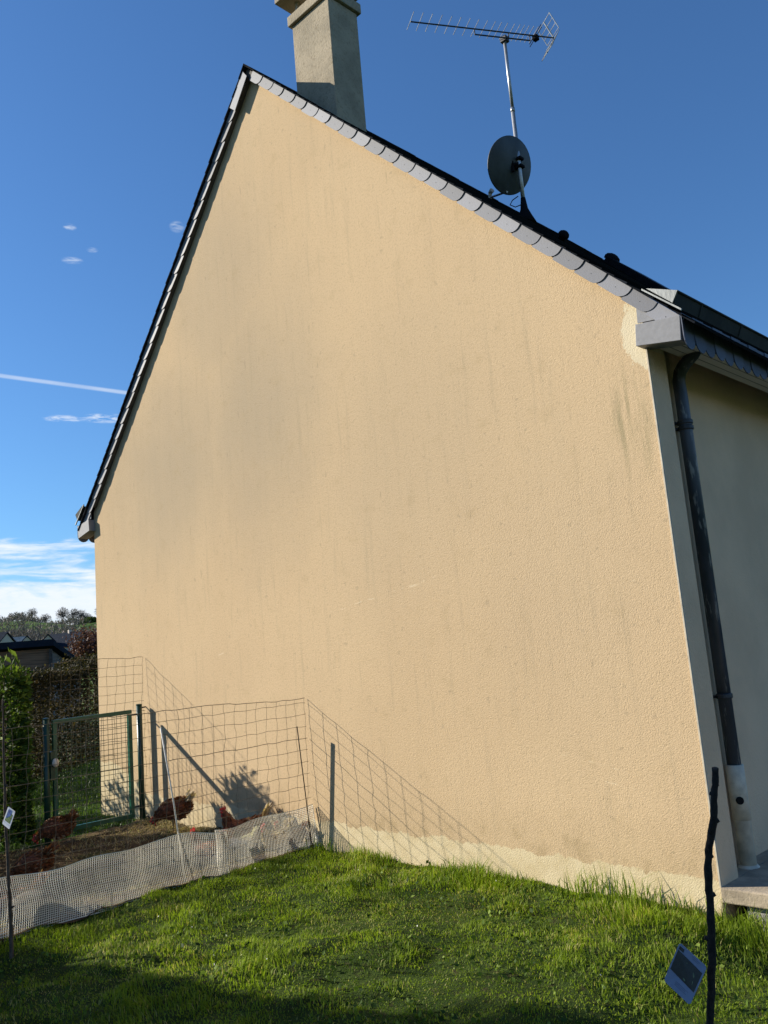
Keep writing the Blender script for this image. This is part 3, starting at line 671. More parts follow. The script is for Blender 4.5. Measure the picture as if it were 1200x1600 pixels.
for (y, zt, lab) in ((-0.085, 1.265, 'round dark green gate post standing against the gable wall'), (-1.13, 1.225, 'round dark green gate post in front of the glossy hedge')):
    p = thing('gate_post', lab, 'gate post', (XG, y, 0), 'round gate posts')
    m = MB(); m.tube([(XG, y, -0.1), (XG, y, zt)], 0.031, 18); m.build('post', 'green_paint', p, smooth=True)
    m = MB(); m.tube([(XG, y, zt+.001), (XG, y, zt+.012), (XG, y, zt+.016)], [0.034, 0.033, 0.015], 18); m.build('post_cap', 'green_paint', p)
    if y > -0.5:
        m = MB(); m.tube([(XG, y+.02, 1.235), (XG, -0.004, 1.24)], 0.008, 8); m.build('wall_fixing', 'dark_metal', p); m = MB(); m.tube([(XG, y+.02, 0.06), (XG+.01, -0.03, 0.08), (XG+.03, -0.005, 0.04)], 0.009, 6); m.build('wall_fixing', 'dark_metal', p)
def wob(a, n, amp, seed):
    return [(vnoise(np.array([i*0.55+seed*7.3]), np.array([seed*3.1]), 11)[0]-0.5)*amp for i in range(n)]
def wire_panel(name, X, y0, y1, ztop, zbot, dy, dz, rr, mat, par, amp=0.012, heavy=(), skip=None, lean=0.0):
    """square wire netting in the plane x = X, from y0 to y1"""
    m = MB(); ny = int(round(abs(y1-y0)/dy)); sg = 1 if y1 > y0 else -1; k = 0; z = zbot
    zs = []
    while z < ztop(y0)-dz*0.4: zs.append(z); z += dz
    nz = len(zs)
    Zr = lambda j, y: zs[j] if j < nz else ztop(y)
    for j in range(nz+1):
        wz = wob(0, ny*2+1, amp, j+X); pts = []
        for i in range(ny*2+1):
            y = y0+sg*i*dy/2
            pts.append((X+wz[i]*0.6, y, (zs[j] if j < nz else ztop(y))+wz[i]))
        m.tube(pts, rr*(1.5 if j in heavy or j == nz else 1.0), 4)
    for i in range(ny+1):
        y = y0+sg*i*dy; wy = wob(0, nz*2+3, amp*1.4, i*1.7+X+50); pts = []
        ztp = ztop(y); n = nz*2+2
        for j in range(n+1):
            z = zbot+(ztp-zbot)*j/n
            pts.append((X+wy[j]*0.4+lean*(z-0.6)*0, y+wy[j]+lean*(ztp-z), z))
        m.tube(pts, rr, 4)
    return m.build(name, mat, par)
tp = thing('raised_wire_panel', 'square wire netting rising above the green gate to the wall', 'wire netting', (XG, -0.5, 1.2))
wire_panel('wire_grid', XG, -0.022, -1.10, lambda y: 1.795+0.012*math.sin(y*7), 1.21, 0.104, 0.0975, 0.0017, 'wire_rust', tp, 0.014, lean=-0.05)
m = MB()
for j in range(12):
    m.tube([(XG, -0.10, 0.10+j*0.1), (XG-.004, -0.05, 0.105+j*.1), (XG, -0.008, 0.10+j*.1)], 0.0017, 4)
m.tube([(XG, -0.028+0.012*math.sin(j*1.3), 1.21-j*0.1) for j in range(12)], 0.0017, 4); m.build('wire_tails', 'wire_rust', tp)

# ---------------------------------------------------------------- the poultry fence
XF = -3.61
fe = thing('wire_fence', 'tall square wire fence running from the gable wall past the hens', 'fence', (XF, -1.5, 0))
wire_panel('fence_grid', XF, -0.012, -4.6, lambda y: 1.275+0.035*sst(0, -1.6, y)*1+0.006*math.sin(y*5), 0.02, 0.107, 0.101, 0.0017, 'wire_rust', fe, 0.016, heavy=(9,), lean=-0.035)
pl = MB(); pl.tube([(XF+.012, -1.28, -0.15), (XF+.012, -1.37, 0.6), (XF+.012, -1.46, 1.185)], 0.0062, 10)
tag(pl.build('fence_cane', 'white_cane', off=(XF, -1.28, 0), smooth=True), 'thin pale pole propping the wire fence, near the feeding brown hen', 'pole')
pl = MB(); pl.tube([(XF+.012, -3.05, -0.15), (XF+.012, -3.06, 1.25)], 0.0085, 10)
tag(pl.build('fence_cane', 'white_cane', off=(XF, -3.05, 0), smooth=True), 'thin pale pole at the near, left end of the white net', 'pole')
# flat iron bar seen edge-on from the lawn
fd = Vector((-0.70, 0.71, 0)); a = Vector((-3.558, -0.16, 1.043)); b = Vector((-3.55, -0.075, -0.1)); sd = Vector((fd.y, -fd.x, 0))
m = MB(); m.prism([a+fd*.0135+sd*.003, a-fd*.0135+sd*.003, a-fd*.0135-sd*.003, a+fd*.0135-sd*.003], b-a)
tag(m.build('fence_bar', 'rusty_iron', off=b), 'thin dark leaning iron bar where the wire fence meets the wall', 'stake')
# pale small-mesh netting along the fence foot, with its folds and the loose end at the wall
net = thing('plastic_netting', 'low pale plastic netting tied along the foot of the wire fence', 'netting', (XF+.03, -2, 0))
def net_piece(y0, y1, ph, parent, xo):
    sp = 0.0145; n = int(abs(y1-y0)/sp); rows = 25; m = MB(); r0 = 0.0021
    def pos(i, j):
        y = y0+(y1-y0)*i/n; t = j/rows
        top = 0.365+0.012*math.sin(y*4+ph)-0.02*math.exp(-((y+1.0)/0.3)**2)+0.012*math.sin(y*9.1+ph)
        fold = 0.020*math.sin(y*6.3+ph)+0.012*math.sin(y*15+ph*2+t*2)
        x = XF+xo+fold*(0.35+0.65*t)+0.05*(1-t)
        z = top*t+0.0+float(0.012*math.sin(y*5.0+t*5))*(1-t)
        return (x, y+0.01*math.sin(t*6+y*3), z)
    for i in range(n+1):
        rr = r0*(1.9 if i in (0, n) else 1)
        m.tube([pos(i, j) for j in range(0, rows+1, 3)]+[pos(i, rows)], rr, 3, cap=False)
    for j in range(rows+1):
        m.tube([pos(i, j) for i in range(0, n+1, 2)], r0*(1.8 if j in (0, rows) else 1), 3, cap=False)
    m.build('net_panel', 'pale_net', parent)
net_piece(-0.02, -1.02, 0.3, net, 0.016); net_piece(-0.95, -4.4, 1.1, net, 0.032)
m = MB(); m.tube([(XF+.05, -0.03, 0.02), (XF+.04, -0.02, 0.20), (XF+.02, -0.015, 0.35)], 0.005, 5); m.build('net_edge', 'pale_net', net)

# ---------------------------------------------------------------- saplings and their tags
def sapling(path, rads, name, mat, label, loc, knots):
    t = thing(name, label, 'young tree', loc)
    m = MB(); pts = []; R = []
    for i in range(len(path)-1):
        for k in range(6):
            f = k/6; a = Vector(path[i]).lerp(Vector(path[i+1]), f); r = rads[i]*(1-f)+rads[i+1]*f
            pts.append(a+Vector((random.uniform(-1, 1), random.uniform(-1, 1), 0))*r*0.22); R.append(r*random.uniform(0.9, 1.12))
    pts.append(Vector(path[-1])); R.append(rads[-1]); m.tube(pts, R, 10); st = m.build('stem', mat, t, smooth=True)
    for (i, dx, dy, L) in knots:
        m = MB(); p = pts[i]; m.tube([p, p+Vector((dx, dy, 0.5)).normalized()*L], [R[i]*0.8, R[i]*0.55], 7); m.build('bud_stub', mat, t, smooth=True)
    return t
sapling([(0.800, -2.075, -0.15), (0.835, -2.083, 0.20), (0.905, -2.090, 0.30), (0.945, -2.10, 0.50), (0.985, -2.13, 0.72), (1.000, -2.15, 0.83), (1.045, -2.17, 0.95), (1.075, -2.185, 1.06), (1.092, -2.19, 1.145)],
        [0.0145, 0.014, 0.0125, 0.0125, 0.0125, 0.0125, 0.012, 0.011, 0.011], 'bare_sapling', 'bark_dark',
        'thick dark bare sapling stick at the near right with no leaves', (0.80, -2.08, 0), [(20, -1, -.6, .022), (24, 1, .7, .02), (31, 1, .5, .016), (37, 1, 0.6, .02), (42, -1, -.5, .015), (44, 1, .4, .012)])
sapling([(-3.19, -2.76, -0.1), (-3.185, -2.765, 0.15), (-3.12, -2.80, 0.40), (-3.09, -2.83, 0.80), (-3.03, -2.86, 1.2), (-2.975, -2.885, 1.52)],
        [0.013, 0.012, 0.010, 0.009, 0.007, 0.005], 'bare_sapling', 'bark_brown', 'slender brown leafless sapling on the left edge of the lawn', (-3.19, -2.76, 0), [(9, 1, .6, .03), (15, -1, .2, .02), (21, 1, .4, .02), (26, 1, 0, .02)])
def card(name, label, corners, cat, build_marks, matname, loc):
    """corners: top-left, top-right, bottom-right, bottom-left in space"""
    t = thing(name, label, cat, loc); A, B, C_, D = [Vector(q) for q in corners]
    n = (B-A).cross(D-A).normalized()
    if n.dot(cam.matrix_world.translation-A) < 0: n = -n
    def at(u, v, h=0.0): return A*(1-u)*(1-v)+B*u*(1-v)+C_*u*v+D*(1-u)*v+n*h
    m = MB(); ol = [(0.06, 0), (0.94, 0), (1, .05), (1, .95), (.94, 1), (.06, 1), (0, .95), (0, .05)]
    m.prism([at(u, v, -0.0006) for u, v in ol], n*0.0012); m.build('card', matname, t)
    build_marks(t, at, n); return t
def cardpt(px, py, depth):      # a point seen from the photographer's spot; only used to size the tags
    return cam.matrix_world.translation+(r_*((px-600)/1335.665)-u_*((py-800)/1335.665)+f_)*depth
dpt = (Vector((0.905, -2.09, 0.30))-cam.matrix_world.translation).dot(f_)
def marks_big(t, at, n):
    m = MB(); m.prism([at(u, v, .0008) for u, v in [(0.05, .14), (.22, .14), (.22, .06), (.0+.05, .06)]], n*.0004); m.build('picture_corner', 'print_dark', t)
    m = MB(); m.prism([at(u, v, .0008) for u, v in [(0.05, .16), (.95, .20), (.95, .70), (.05, .66)]], n*.0006); m.build('picture', 'print_dark', t)
    m = MB()
    for (u, v, a, L) in [(.30, .42, .4, .13), (.45, .30, 1.2, .12), (.62, .52, -.5, .15), (.75, .38, .9, .14), (.55, .62, .2, .11), (.80, .56, 1.5, .12)]:
        m.prism([at(u+L*math.cos(a)*p-L*.32*math.sin(a)*q, v+L*math.sin(a)*p+L*.32*math.cos(a)*q, .0016) for p, q in [(-.5, 0), (-.2, .5), (.2, .5), (.5, 0), (.2, -.5), (-.2, -.5)]], n*.0003)
    m.build('printed_leaves', 'print_leaf', t)
    m = MB()
    for v, u0, u1 in [(.79, .34, .80), (.83, .34, .72), (.87, .34, .78), (.05, .50, .80), (.085, .52, .74)]:
        m.prism([at(u, w_, .0008) for u, w_ in [(u0, v), (u1, v), (u1, v+.014), (u0, v+.014)]], n*.0003)
    m.build('printed_lines', 'print_ink', t)
# the near tag: a leaning rectangle about 13 cm tall
card('plant_tag', 'pale square plant tag with a dark picture on the thick dark stick', [cardpt(1062, 1472, dpt+.03), cardpt(1105, 1511, dpt-.045), cardpt(1078, 1571, dpt-.05), cardpt(1037, 1532, dpt+.03)], 'plant tag', marks_big, 'card_shaded', (0.86, -2.1, 0.3))
dp2 = (Vector((-3.07, -2.83, 0.81))-cam.matrix_world.translation).dot(f_)
def marks_small(t, at, n):
    m = MB(); m.prism([at(u, v, .0008) for u, v in [(.15, .24), (.85, .24), (.85, .74), (.15, .74)]], n*.0006); m.build('picture', 'print_green', t)
    m = MB(); m.prism([at(u, v, .0016) for u, v in [(.18, .08), (.6, .08), (.66, .32), (.42, .5), (.18, .62)]], n*.0004); m.build('picture_flower', 'print_blue', t)
tagp = [cardpt(13, 1260, dp2-.03), cardpt(24, 1268, dp2-.06), cardpt(14.5, 1296, dp2-.06), cardpt(3.5, 1287, dp2-.03)]
card('plant_tag', 'small white plant tag with a blue flower picture on the slender sapling', tagp, 'plant tag', marks_small, 'card_white', (-3.1, -2.85, .78))

# ---------------------------------------------------------------- hens
def ring(c, t, ry, rz, n=14):
    t = t.normalized(); s = Vector((0, 1, 0)); u = s.cross(t); u = -u if u.z < 0 and abs(u.z) > 0.2 else u
    return [c+s*ry*math.cos(2*math.pi*k/n)+u*rz*math.sin(2*math.pi*k/n) for k in range(n)]
POSE = {
 'stand': dict(body=[(-.215, .345, .012, .015), (-.18, .325, .045, .05), (-.12, .285, .082, .085), (-.04, .255, .100, .102), (.04, .245, .100, .104), (.10, .262, .085, .092), (.145, .305, .058, .062), (.165, .350, .040, .042), (.175, .390, .031, .033), (.190, .415, .029, .030), (.212, .418, .022, .023), (.224, .414, .010, .011)],
               head=(.195, .417), hd=(1, -.05), leg=.16, tail=((-.17, .32), (-.27, .44))),
 'peck': dict(body=[(-.20, .40, .012, .015), (-.17, .375, .045, .05), (-.11, .33, .082, .090), (-.03, .285, .100, .108), (.05, .25, .100, .105), (.11, .215, .080, .082), (.155, .165, .052, .052), (.180, .115, .036, .036), (.195, .075, .029, .029), (.205, .050, .026, .026), (.215, .030, .019, .019), (.222, .018, .008, .008)],
               head=(.205, .055), hd=(.5, -.85), leg=.17, tail=((-.15, .38), (-.20, .50))),
 'graze': dict(body=[(-.155, .300, .015, .02), (-.135, .290, .060, .07), (-.09, .270, .092, .10), (-.02, .255, .108, .115), (.05, .250, .104, .112), (.10, .240, .086, .09), (.14, .222, .060, .062), (.17, .200, .040, .042), (.195, .175, .031, .033), (.212, .155, .027, .028), (.225, .135, .020, .02), (.232, .122, .009, .009)],
               head=(.213, .155), hd=(.7, -.7), leg=.15, tail=((-.10, .31), (-.17, .36))),
 'rest': dict(body=[(-.215, .195, .012, .015), (-.18, .165, .05, .05), (-.12, .125, .09, .085), (-.04, .100, .108, .100), (.04, .10, .106, .100), (.10, .13, .088, .088), (.145, .175, .058, .062), (.162, .225, .040, .042), (.172, .262, .031, .033), (.187, .287, .029, .030), (.209, .290, .022, .023), (.221, .286, .010, .011)],
               head=(.192, .289), hd=(1, -.05), leg=0, tail=((-.17, .17), (-.25, .29))),
}
def hen(label, x, y, rz, pose='stand', fm='feathers_brown', pm='plume_brown', tm=None, scale=1.0, group='hens in the run'):
    D = POSE[pose]; t = thing('hen', label, 'hen', (0, 0, 0), group)
    B = [(Vector((a, 0, b)), c, d) for a, b, c, d in D['body']]
    rings = []
    for i, (p, ry, rz_) in enumerate(B):
        tt = B[min(i+1, len(B)-1)][0]-B[max(i-1, 0)][0]; rings.append(ring(p, tt, ry, rz_))
    m = MB(); m.loft(rings); bo = m.build('body', fm, t, smooth=True)
    s = bo.modifiers.new('smooth', 'SUBSURF'); s.levels = 1; s.render_levels = 1
    # plumage: many small overlapping feathers pointing backwards
    P = []; N = []
    for _ in range(1100):
        i = random.randrange(0, len(B)-4); f = random.random(); A, B_ = rings[i], rings[i+1]; k = random.random()*14; k0 = int(k) % 14; g = k-int(k)
        a = A[k0].lerp(A[(k0+1) % 14], g); b = B_[k0].lerp(B_[(k0+1) % 14], g); p = a.lerp(b, f); c = B[i][0].lerp(B[i+1][0], f)
        back = (B[i][0]-B[i+1][0]).normalized(); out = (p-c).normalized()
        P.append(p-out*0.004); N.append(back+out*0.28)
    leaf_cloud('plumage', np.array(P), np.array(N), 0.042, pm, t, aspect=0.5, jitter=0.16)
    # tail fan
    (ax, az_), (bx, bz) = D['tail']; P = []; N = []
    for k in range(90):
        s_ = random.uniform(-1, 1); q = random.random(); P.append((ax+(bx-ax)*0.35*q, s_*0.045, az_+(bz-az_)*0.35*q+0.01)); N.append(((bx-ax), s_*0.06, (bz-az_)+random.uniform(-.03, .05)))
    N = np.array(N); N /= np.linalg.norm(N, axis=1)[:, None]
    leaf_cloud('tail', np.array(P), N, 0.115, tm or pm, t, aspect=0.26, jitter=0.13)
    for sd_ in (-1, 1):
        m = MB(); c = B[4][0].lerp(B[3][0], 0.6); back = (B[2][0]-B[5][0]).normalized()
        R_ = back.to_track_quat('X', 'Z').to_matrix()
        m.ellipsoid(c+Vector((0, sd_*0.088, 0.018)), 0.120, 0.020, 0.062, 12, 8, R_); m.build('wing', fm, t, smooth=True)
    hx, hz = D['head']; hd = Vector((D['hd'][0], 0, D['hd'][1])).normalized(); up = Vector((-hd.z, 0, hd.x)); h = Vector((hx, 0, hz))
    m = MB(); pts = [h-hd*0.030+up*0.016]
    for k in range(5):
        a = h-hd*(0.030-0.014*k); pts += [a-hd*0.003+up*(0.050+0.012*math.sin(k*1.1+.4)), a+hd*0.006+up*0.034]
    pts += [h+hd*0.034+up*0.014]
    m.prism([p+Vector((0, -.004, 0)) for p in pts], (0, .008, 0)); m.build('comb', 'comb_red', t)
    m = MB(); m.ellipsoid(h+hd*0.016-up*0.034, 0.010, 0.010, 0.018); m.ellipsoid(h+hd*0.010+Vector((0, .018, 0)), 0.014, 0.010, 0.014); m.ellipsoid(h+hd*0.010-Vector((0, .018, 0)), 0.014, 0.010, 0.014); m.build('wattle', 'comb_red', t, smooth=True)
    m = MB(); m.tube([h+hd*0.022, h+hd*0.040-up*.002, h+hd*0.055-up*.009], [0.011, 0.007, 0.0015], 8); m.build('beak', 'beak_horn', t, smooth=True)
    for sd_ in (-1, 1):
        m = MB(); m.ellipsoid(h+hd*0.006+up*0.007+Vector((0, sd_*0.027, 0)), 0.0045, 0.003, 0.0045, 8, 6); m.build('eye', 'eye_black', t)
    if D['leg']:
        for sd_ in (-1, 1):
            m = MB(); z = D['leg']; yy = sd_*0.045; fx = sd_*0.02
            m.tube([(0.0, yy, z+.06), (0.012, yy, z), (fx*.5+.0, yy, z*.55), (fx, yy, 0.012)], [0.030, 0.016, 0.0075, 0.0065], 8)
            for a in (-.5, 0, .5, math.pi): m.tube([(fx, yy, .012), (fx+math.cos(a)*.028, yy+math.sin(a)*.028, .010), (fx+math.cos(a)*(.052 if a < 3 else .034), yy+math.sin(a)*.045, .004)], [.0065, .005, .0025], 6)
            m.build('leg', 'leg_yellow', t, smooth=True)
    t.location = (x, y, float(ground_z(x, y))+0.022); t.rotation_euler = (0, 0, rz); t.scale = (scale,)*3
    return t
LEFT = math.radians(225)    # facing the photograph's left
hen('brown hen with pale fluffy rump scratching beside the gate post shadow', -5.38, -0.30, LEFT+0.2, 'graze', tm='plume_cream', scale=0.92)
hen('brown hen with bright red comb and cream tail, head above the white net', -4.26, -0.27, LEFT+0.1, 'rest', tm='plume_cream', scale=0.93)
hen('white hen behind the middle of the netting, right of the cream-tailed hen', -4.02, -0.50, LEFT+0.1, 'rest', 'feathers_white', 'plume_white', scale=0.62)
hen('hen hidden behind the net with only its red comb at the rim', -3.98, -0.84, LEFT-0.5, 'rest', scale=0.80)
hen('pale buff hen with red face behind the net end nearest the wall', -3.80, -0.28, LEFT+0.9, 'rest', 'feathers_cream', 'plume_cream', scale=0.70)
hen('small rust brown hen behind the net corner, close to the iron bar', -3.80, -0.12, LEFT-0.2, 'rest', scale=0.62)
hen('dark red hen with lowered head in the shade before the gate', -5.98, -1.22, LEFT+0.10, 'graze', scale=0.88)
hen('dark hen with raised back in the shade of the run centre', -4.62, -2.02, LEFT+0.1, 'graze', scale=0.80)
hen('rusty hen resting behind the net beside the slender sapling', -4.05, -2.40, LEFT, 'rest', scale=0.8)
m = MB(); R_ = []
for i in range(9):
    t = math.pi*(0.03+0.94*i/8); z = 0.10-math.cos(t)*0.115; q = math.sin(t)
    R_.append([(-3.73+0.14*q*math.cos(2*math.pi*k/14)*(1+.06*math.sin(k*2)), -2.42+0.16*q*math.sin(2*math.pi*k/14)*(1+.05*math.sin(k*3+1)), z) for k in range(14)])
m.loft(R_); tag(m.build('boulder', 'stone', off=(-3.73, -2.42, 0), smooth=True), 'rounded brown stone lying behind the netting near the slender sapling', 'stone')

# ---------------------------------------------------------------- grass and straw
def keep_lawn(x, y):
    ok = (y < -0.01) & (x > -3.56) | ((x > 0.0) & (y < -0.03))
    return ok
n = 250000; x = RNG.uniform(-3.75, 2.2, n); y = RNG.uniform(-4.6, 0.0, n)
d = np.hypot(x-2.4, y+4.98)
dens = 0.45+0.55*vnoise(x*7, y*7, 21); dens = dens*np.where(d < 2.2, 0.25, 1.0)
dens *= np.where(np.abs(y) < .35, 1.5, 1.0)
k = keep_lawn(x, y) & (RNG.random(n) < dens); x = x[k]; y = y[k]; n = len(x)
cl_ = vnoise(x*5.5, y*5.5, 31); cl2 = vnoise(x*1.8, y*1.8, 41)
H = 0.012+0.058*cl_**2.2*(0.3+0.9*cl2)+0.008*cl2; H *= RNG.uniform(0.5, 1.3, n)
wall = np.exp(-(np.abs(y)/0.24)**2)*(x < 0.4)*(0.2+2.0*vnoise(x*3.7, y*0, 23)**2)*RNG.uniform(.5, 1.6, n)
tuft = 1.6*np.exp(-((x+0.50)/0.26)**2-((y+0.26)/0.18)**2)+0.8*np.exp(-((x-0.10)/0.22)**2-((y+0.10)/0.22)**2)+0.9*np.exp(-((x+1.85)/0.40)**2-((y+0.25)/0.20)**2)+0.5*np.exp(-((x+3.15)/0.35)**2-((y+0.18)/0.16)**2)+0.35*np.exp(-((x+2.6)/0.3)**2-((y+0.5)/0.25)**2)
H = H*(1+0.75*wall+2.0*tuft*RNG.uniform(0.4, 1.5, n))
z = ground_z(x, y)-0.004
lean = np.abs(RNG.normal(0.55, 0.35, n))/(1+0.6*tuft); wid = RNG.uniform(0.0028, 0.0058, n)*(1+0.35*tuft)
az = RNG.uniform(0, 2*np.pi, n)*0.6+vnoise(x*4, y*4, 61)*9
rnd = np.clip(0.42*RNG.random(n)+0.50*vnoise(x*3.4, y*3.4, 71)+0.50*(vnoise(x*11, y*11, 72)-.5)+0.10, 0, 1)*0.86
rnd = np.where(RNG.random(n) < 0.05+0.16*(vnoise(x*2.2, y*2.2, 77) > .68), 0.95, rnd)
tag(blades('lawn_grass', np.stack([x, y, z], 1), H, lean, wid, 'grass_blades', rnd, az), 'short bright green lawn grass with longer tufts at the wall foot', 'grass', kind='stuff')
bx_ = [(-3.38, -.10, 60, .15), (-2.95, -.10, 50, .13), (-2.55, -.16, 40, .11), (-1.95, -.13, 70, .16), (-1.45, -.10, 40, .11), (-0.85, -.12, 90, .20), (-0.55, -.16, 120, .26), (-0.30, -.12, 60, .17), (0.10, -.12, 90, .18), (0.36, -.12, 90, .22), (0.62, -.2, 70, .16), (-1.1, -.5, 60, .10), (-2.2, -.62, 60, .10)]
X_ = []; Y_ = []; H_ = []
for bx, by, nb, hb in bx_:
    X_ += list(RNG.normal(bx, .085, nb)); Y_ += list(np.minimum(RNG.normal(by, .045, nb), -.02)); H_ += list(hb*RNG.uniform(.35, 1.15, nb))
X_ = np.array(X_); Y_ = np.array(Y_); H_ = np.array(H_); nb = len(X_)
tag(blades('tall_grass', np.stack([X_, Y_, ground_z(X_, Y_)-.004], 1), H_, np.abs(RNG.normal(.45, .3, nb)), RNG.uniform(.004, .0075, nb), 'grass_blades', np.clip(RNG.normal(.42, .22, nb), 0, .84)), 'long uncut grass blades standing in tufts along the wall foot', 'grass', kind='stuff')
# broad weed leaves and clover between the blades
n = 5200; x = RNG.uniform(-3.5, 2.0, n); y = RNG.uniform(-4.3, -0.03, n); k = keep_lawn(x, y) & (vnoise(x*3, y*3, 91) > 0.48); x = x[k]; y = y[k]
P = np.stack([x, y, ground_z(x, y)+RNG.uniform(0.005, 0.03, len(x))], 1)
tag(leaf_cloud('lawn_weeds', P, np.tile([0, 0, 0.5], (len(x), 1)), 0.028, 'laurel_leaves', aspect=0.7, jitter=1.0), 'small round weed leaves scattered through the near lawn', 'weeds', kind='stuff')
n = 26; x = RNG.uniform(-3.4, 1.4, n); y = RNG.uniform(-3.4, -0.2, n)
P = np.stack([x, y, ground_z(x, y)+0.045], 1)
tag(leaf_cloud('fallen_petals', P, np.tile([0, 0, 0.2], (n, 1)), 0.013, 'petals', aspect=0.8, jitter=1.0), 'tiny white petals dotted over the lawn', 'petals', kind='stuff')
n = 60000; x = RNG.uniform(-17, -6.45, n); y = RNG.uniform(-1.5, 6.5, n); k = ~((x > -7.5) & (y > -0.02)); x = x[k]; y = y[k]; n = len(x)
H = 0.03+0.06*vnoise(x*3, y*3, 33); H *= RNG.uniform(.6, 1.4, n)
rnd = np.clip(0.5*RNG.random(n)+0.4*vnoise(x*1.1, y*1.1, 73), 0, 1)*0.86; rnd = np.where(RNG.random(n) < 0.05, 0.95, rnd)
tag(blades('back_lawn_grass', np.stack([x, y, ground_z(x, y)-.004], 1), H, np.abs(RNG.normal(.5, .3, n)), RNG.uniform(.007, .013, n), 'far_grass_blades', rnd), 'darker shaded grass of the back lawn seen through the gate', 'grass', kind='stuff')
n = 42000; x = RNG.uniform(-6.4, -3.64, n); y = RNG.uniform(-3.6, -0.01, n); k = RNG.random(n) < (0.25+0.75*np.exp(-(y/0.5)**2))*(0.4+0.6*(vnoise(x*4, y*4, 5) > .4)); x = x[k]; y = y[k]; n = len(x)
rnd = RNG.random(n)
tag(blades('straw', np.stack([x, y, ground_z(x, y)+0.02], 1), RNG.uniform(0.012, 0.05, n), np.abs(RNG.normal(1.5, .6, n)), RNG.uniform(.003, .006, n), 'straw_blades', rnd), 'straw and worn grass scattered over the hen run', 'straw', kind='stuff')

# ---------------------------------------------------------------- hedges
def hedge_points(n, x0, x1, y0, y1, z1, topf, skin=0.16):
    """leaf positions near the surface of a clipped hedge"""
    P = []; Nn = []
    x = RNG.uniform(x0, x1, n); y = RNG.uniform(y0, y1, n); z = RNG.uniform(0.02, 1, n); top = topf(x, y); z = z*top
    bul = 0.10*(vnoise(y*2.1, z*2.4, 17)-0.5)
    xm = (x0+x1)/2; hx = (x1-x0)/2
    face = RNG.integers(0, 4, n)
    dd = np.abs(RNG.normal(0, skin, n))
    x = np.where(face <= 1, x1+bul-dd+0.03*(z/top < .2), x); x = np.where(face == 3, x0+bul+dd, x)
    z = np.where(face == 2, top-dd*0.8+0.06*vnoise(x*6, y*6, 3), z)
    N = np.zeros((n, 3)); N[:, 0] = np.where(face <= 1, 0.8, np.where(face == 3, -.8, 0)); N[:, 2] = np.where(face == 2, 1.0, 0.25)
    N[:, 1] += 0.0
    return np.stack([x, y, z], 1), N
lh = thing('laurel_hedge', 'leafy glossy green hedge with sunlit shoots on the left edge', 'hedge', (-7.0, -3, 0))
tf = lambda x, y: 1.54+0.09*np.exp(-((y+1.38)/0.22)**2)+0.14*vnoise(x*2.5, y*2.1, 4)+0.05*vnoise(x*9, y*9, 6)
P, N = hedge_points(26000, -7.5, -6.62, -5.0, -1.22, 1.7, tf, 0.13)
e = RNG.random(len(P)) < 0.16; P[e, 1] = -1.20-np.abs(RNG.normal(0, .10, e.sum())); N[e] = [0.2, 0.9, .3]
k = ~((P[:, 1] > -1.62) & (P[:, 0] < -7.0)); k &= ~((P[:, 1] > -1.75) & (P[:, 2] > 1.15) & (RNG.random(len(P)) < .5)); P = P[k]; N = N[k]
leaf_cloud('leaves', P, N, 0.075, 'laurel_leaves', lh, off=(-7.0, -3, 0), aspect=0.42, jitter=0.55)
# young shoots on top
P = []; N = []; m = MB()
for k in range(46):
    y = random.uniform(-4.6, -1.25) if k > 22 else random.uniform(-2.0, -1.2); x = random.uniform(-7.2, -6.6) if y < -1.6 else random.uniform(-6.95, -6.6); z = float(tf(np.array([x]), np.array([y]))[0])-0.06
    L = random.uniform(.10, .26); dx, dy = random.uniform(-.2, .3), random.uniform(-.2, .35)
    m.tube([(x, y, z-.15), (x+dx*L*.5, y+dy*L*.5, z+L*.55), (x+dx*L, y+dy*L, z+L)], [.005, .004, .002], 5)
    for j in range(9): q = j/8; P.append((x+dx*L*q, y+dy*L*q, z+L*q)); N.append((random.uniform(-1, 1), random.uniform(-1, 1), 0.9))
sh_ = leaf_cloud('shoots', np.array(P), np.array(N), 0.085, 'laurel_leaves', lh, off=(-7.0, -3, 0), aspect=0.38, jitter=0.25, rnd=RNG.uniform(.6, 1, len(P))); sh_['kind'] = 'stuff'
for k in range(22):
    y = -1.3-k*0.17; x = -7.0+random.uniform(-.15, .15)
    for j in range(5): m.tube([(x, y, 0), (x+random.uniform(-.15, .15), y+random.uniform(-.1, .1), .6), (x+random.uniform(-.4, .4), y+random.uniform(-.25, .25), random.uniform(1.0, 1.45))], [.014, .009, .004], 5)
m.build('branches', 'bark_brown', lh)
for (x, y, h, lab) in ((-9.3, -1.75, 1.95, 'unseen leafy shrub added to shade the back lawn, nearer the gate'), (-10.9, -2.6, 2.3, 'unseen leafy shrub added to shade the back lawn, farther from the gate')):  # out of view, added to shade the wall foot and back lawn
    t = thing('shade_shrub', lab, 'shrub', (x, y, 0), 'unseen shade shrubs left of the back lawn')
    n = 2600; a = RNG.normal(0, 1, (n, 3)); a /= np.linalg.norm(a, axis=1)[:, None]; P = a*np.array([.62, .62, h*.5])*(RNG.random(n)**.4)[:, None]+np.array([x, y, h*.52])
    leaf_cloud('foliage', P, a, 0.085, 'laurel_leaves', t, off=(x, y, 0), jitter=.6)
    m = MB(); m.tube([(x, y, -.05), (x+.03, y, h*.4), (x-.05, y+.04, h*.85)], [.03, .02, .006], 6); m.build('stem', 'bark_brown', t)
bh = thing('clipped_hedge', 'dark brownish clipped hedge across the back lawn behind the gate', 'hedge', (-13.0, 2.0, 0))
